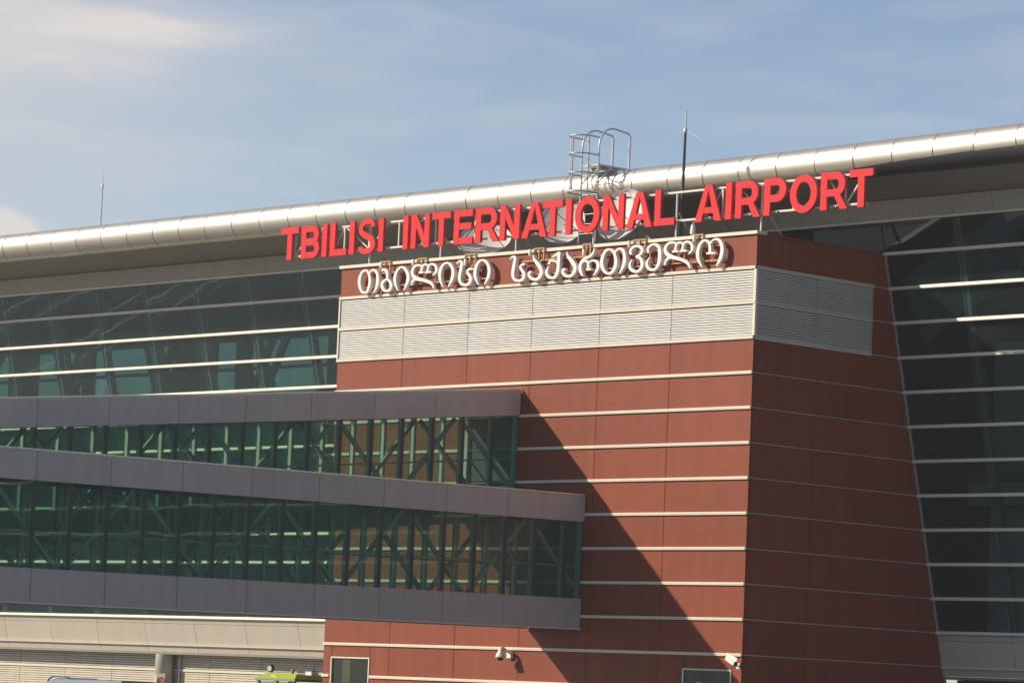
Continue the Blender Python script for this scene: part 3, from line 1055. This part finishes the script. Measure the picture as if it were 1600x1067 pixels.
# ------------------------------------------------------------------ white Georgian letters on the wall below
wsign = thing('wall_sign', 'white curling Georgian script letters along the top of the red wall', 'sign', (9, -0.06, 14.7))
GEO = [
 ('თ',[(1,[(1.443,-0.192,0.06),(1.232,-0.256,0.09),(1.134,-0.527,0.13),(1.241,-0.819,0.09),(1.416,-0.900,0.06),(1.565,-0.836,0.09),(1.646,-0.554,0.12),(1.573,-0.305,0.09)]),
   (0,[(1.599,-0.317,0.06),(1.675,-0.225,0.06),(1.811,-0.200,0.07),(1.972,-0.307,0.11),(2.012,-0.533,0.13),(1.973,-0.755,0.10),(1.832,-0.932,0.03)])]),
 ('ბ',[(0,[(2.186,-0.227,0.07),(2.316,-0.214,0.08),(2.427,-0.281,0.11),(2.465,-0.395,0.11),(2.470,-0.548,0.09)]),
   (1,[(2.444,-0.532,0.06),(2.267,-0.608,0.10),(2.236,-0.728,0.12),(2.330,-0.855,0.10),(2.470,-0.903,0.06),(2.618,-0.850,0.10),(2.664,-0.731,0.12),(2.585,-0.595,0.09)])]),
 ('ი',[(0,[(3.001,-0.921,0.03),(2.874,-0.701,0.10),(2.835,-0.496,0.13),(2.926,-0.278,0.10),(3.130,-0.178,0.06),(3.333,-0.281,0.10),(3.452,-0.490,0.13),(3.421,-0.690,0.12),(3.272,-0.925,0.03)])]),
 ('ლ',[(0,[(4.600,-0.522,0.02),(4.727,-0.429,0.08),(4.747,-0.300,0.10),(4.667,-0.199,0.07),(4.516,-0.158,0.06),(4.387,-0.219,0.08),(4.340,-0.402,0.09)]),
   (0,[(4.237,-0.404,0.06),(4.504,-0.407,0.06)]),
   (0,[(4.373,-0.222,0.05),(4.220,-0.153,0.06),(4.091,-0.223,0.08),(4.043,-0.393,0.09)]),
   (0,[(3.933,-0.399,0.06),(4.153,-0.399,0.06)]),
   (0,[(4.075,-0.218,0.05),(3.922,-0.157,0.06),(3.745,-0.187,0.08),(3.635,-0.318,0.11),(3.669,-0.461,0.12),(3.816,-0.570,0.12),(4.104,-0.634,0.10),(4.406,-0.712,0.09),(4.589,-0.802,0.09),(4.663,-0.931,0.05)]),
   (0,[(3.817,-0.580,0.08),(3.686,-0.634,0.08),(3.621,-0.771,0.06)])]),
 ('ი',[(0,[(5.096,-0.916,0.03),(4.958,-0.679,0.10),(4.919,-0.497,0.13),(5.019,-0.255,0.10),(5.227,-0.166,0.06),(5.432,-0.267,0.10),(5.527,-0.463,0.13),(5.492,-0.686,0.12),(5.337,-0.924,0.03)])]),
 ('ს',[(0,[(5.675,-0.225,0.03),(5.785,-0.146,0.05),(5.902,-0.189,0.09),(5.895,-0.327,0.12),(5.850,-0.549,0.13),(5.838,-0.705,0.12),(5.929,-0.855,0.09),(6.128,-0.899,0.07),(6.303,-0.841,0.11),(6.344,-0.710,0.12),(6.237,-0.570,0.10),(6.166,-0.488,0.08),(6.260,-0.419,0.07),(6.439,-0.420,0.06)])]),
 ('ი',[(0,[(6.708,-0.930,0.03),(6.572,-0.722,0.10),(6.531,-0.497,0.13),(6.639,-0.258,0.10),(6.843,-0.169,0.06),(7.060,-0.282,0.10),(7.160,-0.488,0.13),(7.136,-0.708,0.12),(6.967,-0.932,0.03)])]),
 ('ს',[(0,[(8.065,-0.225,0.03),(8.165,-0.147,0.05),(8.294,-0.187,0.09),(8.272,-0.329,0.12),(8.234,-0.548,0.13),(8.222,-0.701,0.12),(8.310,-0.849,0.09),(8.503,-0.897,0.07),(8.674,-0.847,0.11),(8.712,-0.706,0.12),(8.603,-0.568,0.10),(8.541,-0.488,0.08),(8.615,-0.415,0.07),(8.741,-0.400,0.06)])]),
 ('ა',[(0,[(9.080,-0.134,0.03),(9.143,-0.292,0.08),(9.325,-0.455,0.13),(9.461,-0.638,0.14),(9.439,-0.790,0.13),(9.289,-0.891,0.09),(9.100,-0.881,0.08),(8.953,-0.785,0.09),(8.938,-0.686,0.09),(9.040,-0.658,0.06)])]),
 ('ქ',[(0,[(9.900,-0.260,0.02),(10.057,-0.202,0.07),(10.205,-0.143,0.08)]),
   (0,[(10.217,-0.124,0.11),(10.195,-0.297,0.13),(10.192,-0.529,0.13),(10.165,-0.721,0.13),(10.069,-0.861,0.10),(9.933,-0.892,0.07),(9.769,-0.835,0.10),(9.696,-0.714,0.11),(9.735,-0.590,0.06),(9.793,-0.535,0.03)]),
   (0,[(10.167,-0.441,0.06),(9.985,-0.378,0.06),(9.819,-0.376,0.07),(9.783,-0.467,0.10)])]),
 ('ა',[(0,[(10.533,-0.127,0.03),(10.582,-0.262,0.08),(10.756,-0.426,0.13),(10.901,-0.589,0.14),(10.897,-0.742,0.13),(10.781,-0.852,0.09),(10.605,-0.880,0.08),(10.436,-0.804,0.10),(10.394,-0.695,0.10),(10.509,-0.653,0.06)])]),
 ('რ',[(0,[(11.691,-0.097,0.03),(11.666,-0.229,0.07),(11.510,-0.335,0.08),(11.271,-0.402,0.08),(11.156,-0.526,0.11),(11.129,-0.659,0.12),(11.187,-0.816,0.10),(11.268,-0.907,0.04)]),
   (0,[(11.195,-0.500,0.05),(11.355,-0.457,0.06),(11.453,-0.514,0.08),(11.484,-0.718,0.10)]),
   (0,[(11.384,-0.716,0.06),(11.592,-0.720,0.06)]),
   (0,[(11.480,-0.516,0.05),(11.626,-0.461,0.05),(11.789,-0.495,0.08),(11.877,-0.606,0.12),(11.857,-0.738,0.11),(11.711,-0.912,0.03)])]),
 ('თ',[(1,[(12.361,-0.175,0.06),(12.151,-0.239,0.10),(12.037,-0.500,0.13),(12.105,-0.752,0.11),(12.295,-0.887,0.07),(12.506,-0.841,0.10),(12.626,-0.610,0.13),(12.561,-0.321,0.10)]),
   (0,[(12.568,-0.292,0.06),(12.656,-0.202,0.06),(12.788,-0.182,0.07),(12.925,-0.266,0.11),(12.985,-0.479,0.13),(12.937,-0.704,0.12),(12.782,-0.920,0.03)])]),
 ('ვ',[(0,[(13.248,-0.377,0.08),(13.213,-0.289,0.10),(13.305,-0.173,0.08),(13.496,-0.142,0.07),(13.662,-0.210,0.10),(13.697,-0.307,0.11),(13.599,-0.408,0.08),(13.439,-0.452,0.05)]),
   (0,[(13.439,-0.458,0.05),(13.635,-0.517,0.10),(13.717,-0.670,0.12),(13.667,-0.827,0.10),(13.494,-0.902,0.07),(13.298,-0.838,0.10),(13.208,-0.726,0.10),(13.240,-0.600,0.06),(13.304,-0.529,0.03)])]),
 ('ე',[(0,[(13.957,-0.370,0.09),(13.930,-0.258,0.09),(14.028,-0.162,0.07),(14.203,-0.136,0.07),(14.368,-0.220,0.11),(14.423,-0.414,0.13),(14.407,-0.667,0.13),(14.300,-0.835,0.09),(14.126,-0.884,0.07),(13.961,-0.807,0.10),(13.909,-0.681,0.10),(13.962,-0.567,0.05),(14.023,-0.507,0.03)])]),
 ('ლ',[(0,[(15.582,-0.508,0.02),(15.703,-0.406,0.08),(15.725,-0.282,0.10),(15.627,-0.171,0.07),(15.482,-0.141,0.06),(15.370,-0.201,0.08),(15.328,-0.384,0.09)]),
   (0,[(15.230,-0.395,0.06),(15.501,-0.398,0.06)]),
   (0,[(15.364,-0.201,0.05),(15.222,-0.139,0.06),(15.086,-0.190,0.08),(15.038,-0.383,0.09)]),
   (0,[(14.911,-0.393,0.06),(15.155,-0.394,0.06)]),
   (0,[(15.074,-0.183,0.05),(14.931,-0.124,0.06),(14.744,-0.154,0.08),(14.634,-0.268,0.11),(14.670,-0.408,0.12),(14.837,-0.523,0.12),(15.072,-0.590,0.10),(15.366,-0.670,0.09),(15.573,-0.776,0.09),(15.667,-0.918,0.05)]),
   (0,[(14.832,-0.548,0.08),(14.697,-0.621,0.08),(14.617,-0.768,0.06)])]),
 ('ო',[(0,[(16.148,-0.914,0.03),(15.994,-0.696,0.10),(15.948,-0.484,0.13),(16.033,-0.248,0.10),(16.199,-0.143,0.06),(16.350,-0.194,0.08),(16.422,-0.324,0.10),(16.441,-0.517,0.10)]),
   (0,[(16.299,-0.525,0.06),(16.640,-0.533,0.06)]),
   (0,[(16.433,-0.251,0.06),(16.541,-0.154,0.05),(16.711,-0.143,0.07),(16.864,-0.267,0.11),(16.912,-0.478,0.13),(16.853,-0.704,0.12),(16.700,-0.920,0.03)])]),
]

for ch, strokes in GEO:
    m = MB()
    d = 0.0
    for closed, pts in strokes:
        d += 0.002
        P = smooth([(x, Z0 + z, max(w, 0.03) * 1.0) for x, z, w in pts], 5, bool(closed))
        m.ribbon(P, -0.235 + d, -0.105 - d, bool(closed))
    m.build('letter', 'sign_white', wsign)
for x0, x1 in ((1.3, 7.05), (8.35, 17.0)):
    for z, y in ((-0.30, -0.085), (-0.725, -0.085)):
        MB().box(x0, x1, y - 0.018, y + 0.018, Z0 + z - 0.018, Z0 + z + 0.018).build('rail', 'frame_yellow', wsign)
for x in (1.45, 2.95, 4.6, 6.2, 9.3, 10.75, 12.5, 13.9, 15.3, 16.9):
    MB().box(x - 0.018, x + 0.018, -0.125, -0.003, Z0 - 0.74, Z0 - 0.71).build('rail_bracket', 'frame_yellow', wsign)
    MB().box(x - 0.015, x + 0.015, -0.102, -0.072, Z0 - 0.70, Z0 - 0.32).build('rail_upright', 'frame_yellow', wsign)
for i, (x0, x1) in enumerate([(2.0, 2.46), (3.74, 4.16), (5.93, 6.4), (9.02, 9.44), (11.12, 11.43), (13.23, 13.71), (15.65, 16.03)]):
    y = -0.115
    b = MB()
    for x in (x0, (x0 + x1) / 2, x1):
        b.box(x - 0.019, x + 0.019, y - 0.019, y + 0.019, Z0 - 0.28, Z0 + 0.075)
    b.box(x0, x1, y - 0.015, y + 0.015, Z0 + 0.04, Z0 + 0.075)
    b.box(x0 + .02, x0 + .05, y + 0.015, 0.25, Z0 + 0.054, Z0 + 0.075)
    b.build('hanger', 'frame_yellow', wsign)
    lx = x0 + (0.12 if i % 2 == 0 else -0.10)
    lz = Z0 - 0.06 if i not in (2, 4) else Z0 - 0.20
    lamp = MB().lathe([(0.045, 0), (0.05, 0.03), (0.05, 0.17), (0.03, 0.20)], (lx, -0.20, lz - 0.1), n=12).build('lamp', 'white_paint', wsign)
    MB().box(lx - 0.01, lx + 0.01, -0.152, -0.095, lz - 0.02, lz + 0.01).build('lamp_arm', 'galv', lamp)


# ------------------------------------------------------------------ dishes on the block's roof
ROOF = Z0 - 0.12


def dish(label, c, dia, nrm, depth=0.16):
    n = Vector(nrm).normalized()
    t = thing('satellite_dish', label, 'satellite dish', (c[0], c[1] + 0.15, ROOF), 'satellite dishes on the block roof')
    c = Vector(c)
    R = dia / 2
    prof = []
    for i in range(9):
        r = R * i / 8
        prof.append((max(r, 0.002), -depth * R * 1.2 * (1 - (r / R) ** 2)))
    prof2 = prof + [(R, 0.012), (R + 0.012, 0.012), (R + 0.012, -0.02)] + [(r + 0.001, h - 0.02) for r, h in reversed(prof)]
    MB().lathe(prof2, c, n, n=40).build('reflector', 'dish', t)
    s = n.cross(Vector((0, 0, 1))).normalized()
    tt = s.cross(n).normalized()
    focus = c + n * R * 0.95
    for k, a in enumerate((90, 210, 330)):
        p = c + (s * math.cos(math.radians(a)) + tt * math.sin(math.radians(a))) * R * .97
        MB().tube([p, focus], 0.012, 6).build('strut', 'dark_metal', t)
    MB().lathe([(0.03, -0.1), (0.05, -0.08), (0.05, 0.06), (0.03, 0.07)], focus, n, n=12).build('feed_horn', 'galv', t)
    back = c - n * (depth * R * 1.2 + 0.02)
    MB().tube([(back.x, back.y + .03, ROOF + 0.002), (back.x, back.y + .03, max(back.z - 0.05, ROOF + 0.1)), tuple(back + n * 0.015)], 0.045, 10).build('mount', 'galv', t)
    MB().box(back.x - .25, back.x + .25, back.y - .2, back.y + .26, ROOF + 0.001, ROOF + 0.03).build('mount_foot', 'galv', t)


dish('wide dish tipped up to the sky behind the letters E and R', (4.95, 1.55, 16.14), 1.72, (0.35, -0.50, 0.72))
dish('pale dish behind the letters T and I next to the ladder', (8.25, 1.75, 16.50), 1.45, (0.42, -0.80, 0.26))
dish('large round dish behind the letters O and N of the red sign', (10.98, 1.55, 16.52), 1.72, (0.12, -0.93, 0.36))
dish('small grey dish just showing over the wall cap below the letter L', (12.25, 1.6, 15.47), 0.72, (0.5, 0.75, 0.40))

rd = thing('rooftop_radome', 'small white pointed antenna cover beside the foot of the tall mast', 'antenna', (14.92, 0.62, ROOF))
MB().lathe([(0.075, 0.32), (0.085, 0.36), (0.085, 0.44), (0.075, 0.54), (0.05, 0.64), (0.015, 0.70)], (14.92, 0.62, ROOF), n=14).build('cover', 'white_paint', rd)
MB().tube([(14.92, 0.62, ROOF + .002), (14.92, 0.62, ROOF + 0.33)], 0.03, 8).build('stem', 'galv', rd)
for i, (x, y) in enumerate(((12.95, 0.75), (16.6, 0.8))):
    k = thing('cable_conduit', ('thin looping cable above the wall cap beside the small grey dish', 'thin curved cable under the second letter A')[i], 'cable', (x, y, ROOF))
    MB().tube(smooth([(x - 0.5, y, ROOF + 0.65), (x - 0.38, y, ROOF + 0.32), (x - 0.1, y, ROOF + 0.10), (x + 0.2, y, ROOF + .02)], 5), 0.014, 6).build('cable', 'dark_metal', k)

mast = thing('antenna_mast', 'tall dark antenna mast with two thin slanting rods, standing on the block roof', 'antenna', (14.30, 0.75, ROOF))
MB().tube([(14.30, 0.75, ROOF + .002), (14.31, 0.75, 17.0), (14.33, 0.75, 18.70)], [0.055, 0.05, 0.04], 10).build('mast_pole', 'dark_metal', mast)
MB().tube([(14.33, 0.75, 18.68), (14.345, 0.75, 19.30)], [0.03, 0.022], 8).build('mast_tip', 'galv', mast)
MB().lathe([(0.055, 18.62), (0.065, 18.66), (0.065, 18.72), (0.04, 18.76)], (14.33, 0.75, 0), n=10).build('collar', 'galv', mast)
for dx, dz in ((-0.74, -0.30), (0.78, -0.45)):
    MB().tube([(14.33, 0.75, 18.74), (14.33 + dx, 0.75, 18.74 + dz)], 0.005, 6).build('rod', 'galv', mast)
MB().box(14.12, 14.48, 0.6, 0.9, ROOF + .001, ROOF + 0.025).build('base_plate', 'dark_metal', mast)

whip = thing('whip_antenna', 'thin lone whip aerial standing on the hall roof far from the signs', 'antenna', (-23.6, 8.0, 17.70))
MB().tube([(-23.6, 8.0, 17.70), (-23.6, 8.0, 20.70)], [0.035, 0.03], 8).build('rod', 'galv', whip)
MB().tube([(-23.6, 8.0, 20.68), (-23.6, 8.0, 20.82)], 0.055, 8).build('coil', 'white_paint', whip)
MB().tube([(-23.6, 8.0, 20.8), (-23.59, 8.0, 21.45)], [0.01, 0.006], 6).build('tip', 'galv', whip)
MB().box(-23.75, -23.45, 7.85, 8.15, 17.66, 17.72).build('base_plate', 'galv', whip)

# ------------------------------------------------------------------ caged ladder over the round roof edge
lad = thing('caged_ladder', 'pale steel roof ladder with safety cage and handrails over the round roof edge', 'ladder', (9.31, 1.72, ROOF))
LX0, LX1, LY = 8.95, 9.68, 1.80
for x in (LX0, LX1):
    zt_, r = 19.05, 0.45
    pts = [(x, LY, ROOF + 0.002), (x, LY, 18.55)]
    pts += [(x, LY + 0.62 - 0.62 * math.cos(a), 18.75 + 0.62 * math.sin(a)) for a in [math.radians(d) for d in (0, 15, 30, 45, 60, 75, 90)]]
    pts += [(x, 3.06, 19.30), (x, 3.12, 19.22)]
    MB().tube(pts, 0.030, 8).build('handrail', 'galv', lad)
    MB().tube([(x, 3.12, 19.22), (x, 3.12, 17.84)], 0.038, 8).build('handrail_post', 'galv', lad)
z = ROOF + 0.25
while z < 18.25:
    MB().tube([(LX0, LY, z), (LX1, LY, z)], 0.016, 6).build('rung', 'galv', lad)
    z += 0.30
CX = (LX0 + LX1) / 2


def hoop(z):
    pts = [(LX0, LY, z)]
    for i in range(13):
        a = math.radians(180 + 180 * i / 12)
        pts.append((CX + 0.40 * math.cos(a), LY - 0.35 + 0.42 * math.sin(a), z))
    pts.append((LX1, LY, z))
    return pts


for z in (17.30, 17.88, 18.47, 19.02):
    h = hoop(z)
    m_ = MB()
    for a, b in zip(h[:-1], h[1:]):
        m_.bar(a, b, 0.06, 0.012, ref=Vector((0, 0, 1)))
    m_ = MB().tube(h, 0.026, 6)
    m_.build('cage_hoop', 'galv', lad)
for a in (195, 232, 270, 308, 345):
    x = CX + 0.395 * math.cos(math.radians(a))
    y = LY - 0.35 + 0.415 * math.sin(math.radians(a))
    if a in (232, 308):
        continue
    MB().tube([(x, y, 17.25), (x, y, 19.06)], 0.028, 6).build('cage_bar', 'galv', lad)
MB().box(LX0 - 0.05, LX1 + 0.05, LY + 0.04, 3.15, 18.17, 18.21).build('landing', 'galv', lad)
for x in (LX0, LX1):
    MB().bar((x, LY + 0.02, 17.62), (x, 2.35, 18.18), 0.04).build('brace', 'galv', lad)
    MB().bar((x, 2.15, 18.18), (x, 2.75, 17.98), 0.035).build('brace', 'galv', lad)

# ------------------------------------------------------------------ cameras on the red wall
dc = thing('dome_camera', 'pale dome surveillance camera on a wall arm under a white strip, below the bridges', 'camera', (8.7, -0.3, 3.2))
cx, cy = 8.62, -0.42
MB().lathe([(0.04, 0.27), (0.06, 0.25), (0.075, 0.17), (0.12, 0.10), (0.155, 0.02), (0.16, -0.02), (0.13, -0.03)], (cx, cy, 3.09), n=20).build('housing', 'white_paint', dc)
MB().lathe([(0.02, -0.125), (0.065, -0.105), (0.095, -0.06), (0.10, -0.032)], (cx, cy, 3.09), n=16).build('dome', 'black', dc)
MB().tube([(cx, cy, 3.34), (cx, cy + 0.08, 3.36), (cx + 0.03, -0.10, 3.22)], 0.04, 8).build('arm', 'white_paint', dc)
MB().box(cx - 0.06, cx + 0.12, -0.12, -0.002, 3.06, 3.27).build('wall_plate', 'white_paint', dc)

bc = thing('bullet_camera', 'small white tube camera fixed near the corner of the red wall, above the banner window', 'camera', (17.9, -0.1, 3.2))
p, q = Vector((17.78, -0.30, 3.25)), Vector((18.16, -0.36, 3.09))
MB().bar(p, q, 0.13, 0.13).build('housing', 'white_paint', bc)
dd = (q - p).normalized()
MB().lathe([(0.058, 0.0), (0.058, 0.03)], q + dd * 0.002, dd, n=12).build('lens', 'black', bc)
MB().bar(p + Vector((-0.03, 0, 0.075)), q + Vector((0.05, -0.01, 0.075)), 0.16, 0.015).build('sun_shield', 'white_paint', bc)
MB().tube([(17.95, -0.31, 3.13), (17.95, -0.22, 3.02), (17.95, -0.002, 3.04)], 0.022, 8).build('bracket', 'white_paint', bc)
MB().box(17.88, 18.02, -0.02, -0.001, 2.95, 3.12).build('wall_plate', 'white_paint', bc)

# ------------------------------------------------------------------ warning sign on the round column
ws = thing('warning_sign', 'square plate with a red ring fixed to the round column under the hall', 'sign', (-19.7, 8.70, 2.15))
fd = Vector((0.55, -0.83, 0)).normalized()
sdv = Vector((fd.y * -1, fd.x, 0))
pc = Vector((-19.6, 9.05, 0)) + fd * 0.338
pc = pc + Vector((0, 0, 2.02))


def face(u, v, o):
    return tuple(pc + sdv * u + Vector((0, 0, v)) + fd * o)


MB().hexa([face(-.17, -.24, 0), face(.17, -.24, 0), face(.17, -.24, -.02), face(-.17, -.24, -.02),
           face(-.17, .24, 0), face(.17, .24, 0), face(.17, .24, -.02), face(-.17, .24, -.02)]).build('plate', 'sign_plate', ws)
MB().tube([face(.125 * math.cos(a), -.03 + .125 * math.sin(a), .006) for a in [2 * math.pi * i / 24 for i in range(24)]], 0.02, 6, closed=True).build('ring', 'sign_ring', ws)
MB().bar(face(-.085, .055, .008), face(.085, -.115, .008), 0.03, 0.01).build('slash', 'sign_ring', ws)
MB().bar(face(-.07, -.06, .004), face(.06, -.06, .004), 0.03, 0.006).build('symbol', 'black', ws)


# ------------------------------------------------------------------ vehicles parked at the foot of the building (only their roofs reach into the photograph)
def wheel(par, x, y, r=0.36, w=0.24, axis=(0, 1, 0)):
    o = MB().lathe([(r * .6, -w / 2), (r * .95, -w / 2), (r, -w / 3), (r, w / 3), (r * .95, w / 2), (r * .6, w / 2)], (x, y, r + .003), axis, n=20).build('wheel', 'black', par)
    MB().lathe([(r * .58, -w / 2 - .01), (r * .58, w / 2 + .01)], (x, y, r + .003), axis, n=14).build('rim', 'galv', o)


tr = thing('tow_tractor', 'lime green airport tractor with a small orange beacon on its cab roof', 'tractor', (-4.5, 2.6, 0))
x0, x1, y0, y1 = -5.45, -3.45, 1.7, 3.3
MB().box(x0 - 0.5, x1 + 0.75, y0 + .05, y1 - .05, 0.32, 1.12).build('body', 'lime', tr)
MB().hexa([(x0 - .5, y0 + .1, 1.122), (x0 + .1, y0 + .1, 1.122), (x0 + .1, y1 - .1, 1.122), (x0 - .5, y1 - .1, 1.122),
           (x0 - .4, y0 + .2, 1.3), (x0 + .1, y0 + .2, 1.3), (x0 + .1, y1 - .2, 1.3), (x0 - .4, y1 - .2, 1.3)]).build('hood', 'lime', tr)
for x, y in ((x0 + .12, y0 + .12), (x1 - .06, y0 + .12), (x0 + .12, y1 - .12), (x1 - .06, y1 - .12), (x0 + 1.05, y0 + .12)):
    MB().box(x - .05, x + .05, y - .05, y + .05, 1.122, 2.12).build('cab_post', 'lime', tr)
MB().box(x0 + .18, x1 - .12, y0 + .115, y0 + .125, 1.3, 2.10).build('cab_window', 'clear', tr)
MB().box(x1 - .065, x1 - .055, y0 + .18, y1 - .18, 1.3, 2.10).build('cab_window', 'clear', tr)
MB().box(x0 + .5, x0 + 1.0, y0 + .4, y0 + 1.0, 1.124, 1.75).build('seat', 'curtain', tr)
MB().hexa([(x0, y0, 2.121), (x1 + .1, y0, 2.121), (x1 + .1, y1, 2.121), (x0, y1, 2.121),
           (x0 + .02, y0 + .02, 2.19), (x1 + .08, y0 + .02, 2.19), (x1 + .08, y1 - .02, 2.19), (x0 + .02, y1 - .02, 2.19)]).build('roof_rim', 'dark_metal', tr)
MB().hexa([(x0 + .05, y0 + .04, 2.192), (x1 + .05, y0 + .04, 2.192), (x1 + .05, y1 - .04, 2.192), (x0 + .05, y1 - .04, 2.192),
           (x0 + .35, y0 + .25, 2.37), (x1 - .10, y0 + .25, 2.37), (x1 - .10, y1 - .25, 2.37), (x0 + .35, y1 - .25, 2.37)]).build('cab_roof', 'lime', tr)
wl = MB().lathe([(0.10, 0), (0.13, .03), (0.13, .10), (0.06, .17)], (x0 + .55, y0 + .2, 2.52), (-.3, 1, .1), n=16).build('work_lamp', 'dark_metal', tr)
MB().lathe([(0.085, 0), (0.09, .015)], Vector((x0 + .55, y0 + .2, 2.52)) - Vector((-.3, 1, .1)).normalized() * .017, (-.3, 1, .1), n=14).build('lens', 'white_paint', wl)
MB().tube([(x0 + .55, y0 + .29, 2.28), (x0 + .55, y0 + .29, 2.46)], 0.025, 8).build('lamp_stem', 'white_paint', wl)
bl = MB().lathe([(0.06, 0), (0.06, .06), (0.045, .09), (0.02, .10)], (x0 + 1.15, y0 + .7, 2.43), n=14).build('beacon', 'orange', tr)
MB().tube([(x0 + 1.15, y0 + .7, 2.372), (x0 + 1.15, y0 + .7, 2.429)], 0.035, 8).build('beacon_foot', 'dark_metal', bl)
MB().bar((x1 - .35, y0 + .5, 2.42), (x1 + .45, y0 + .5, 2.50), 0.06).build('roof_bar', 'dark_metal', tr)
MB().box(x1 + .15, x1 + .45, y0 + .4, y0 + .7, 2.34, 2.46).build('air_filter', 'white_paint', tr)
MB().bar((x1 + .05, y0 + .55, 2.3), (x1 + .2, y0 + .55, 2.36), 0.04).build('filter_arm', 'dark_metal', tr)
for x in (x0 - .05, x1 + .2):
    for y in (y0 + .02, y1 - .02):
        wheel(tr, x, y)

vn = thing('parked_van', 'blue grey van with a pale front roof parked below the round column', 'van', (-13.2, 1.2, 0))
x0, y0, y1 = -15.95, 0.3, 2.1
prof = [(0.0, 0.35), (0.0, 0.95), (0.25, 1.15), (0.75, 1.75), (1.15, 1.88), (5.0, 1.90), (5.15, 1.75), (5.2, 0.35)]
b = MB()
n = len(prof)
b.v = [(x0 + a, y0 + (0.0 if z < 1.2 else .12), z) for a, z in prof] + [(x0 + a, y1 - (0.0 if z < 1.2 else .12), z) for a, z in prof]
b.f = [list(range(n - 1, -1, -1))[::-1], [n + i for i in range(n - 1, -1, -1)]] + [[j, i, n + i, n + j] for i, j in ((i, (i + 1) % n) for i in range(n))]
b.sm = [False] * len(b.f)
b.build('body', 'van_roof', vn)
MB().hexa([(x0 + .30, y0 + .16, 1.24), (x0 + .32, y0 + .16, 1.225), (x0 + .32, y1 - .16, 1.225), (x0 + .30, y1 - .16, 1.24),
           (x0 + .72, y0 + .2, 1.74), (x0 + .74, y0 + .2, 1.725), (x0 + .74, y1 - .2, 1.725), (x0 + .72, y1 - .2, 1.74)]).build('windscreen', 'dark_metal', vn)
MB().tube(smooth([(x0 + .75, y0 + .2, 1.80), (x0 + .95, y0 + .2, 1.93), (x0 + 1.3, y0 + .2, 1.965), (x0 + 1.9, y0 + .2, 1.955), (x0 + 2.0, y0 + .2, 1.90)], 4), 0.03, 6).build('roof_rail', 'dark_metal', vn)
MB().hexa([(x0 + .8, y0 + .24, 1.80), (x0 + 1.9, y0 + .24, 1.885), (x0 + 1.9, y1 - .24, 1.885), (x0 + .8, y1 - .24, 1.80),
           (x0 + .95, y0 + .3, 1.92), (x0 + 1.85, y0 + .3, 1.945), (x0 + 1.85, y1 - .3, 1.945), (x0 + .95, y1 - .3, 1.92)]).build('roof_pod', 'white_paint', vn)
for a, c in ((0.95, 2.0), (2.1, 3.4), (3.5, 4.8)):
    MB().box(x0 + a, x0 + c, y0 + .02, y0 + .05, 1.22, 1.70).build('side_window', 'dark_metal', vn)
for a in (0.95, 4.2):
    for y in (y0 + .08, y1 - .08):
        wheel(vn, x0 + a, y, .33, .2)
for y in (y0 + .3, y1 - .3):
    MB().box(x0 - .02, x0 + .05, y - .14, y + .14, .72, .88).build('headlight', 'white_paint', vn)
MB().box(x0 - .06, x0 + .1, y0 + .02, y1 - .02, .36, .55).build('bumper', 'dark_metal', vn)


# ------------------------------------------------------------------ thin haze volume, added to lift the dark tones
hz = bpy.data.materials.new('haze')
hz.use_nodes = True
hz.node_tree.nodes.clear()
pv = hz.node_tree.nodes.new('ShaderNodeVolumePrincipled')
pv.inputs['Color'].default_value = (0.92, 0.95, 1.0, 1)
pv.inputs['Density'].default_value = 0.00034
pv.inputs['Anisotropy'].default_value = 0.2
ho = hz.node_tree.nodes.new('ShaderNodeOutputMaterial')
hz.node_tree.links.new(pv.outputs[0], ho.inputs['Volume'])
MB().box(-3050, 3050, -3050, 3050, -1.0, 22.5).build('haze', hz, kind='stuff')
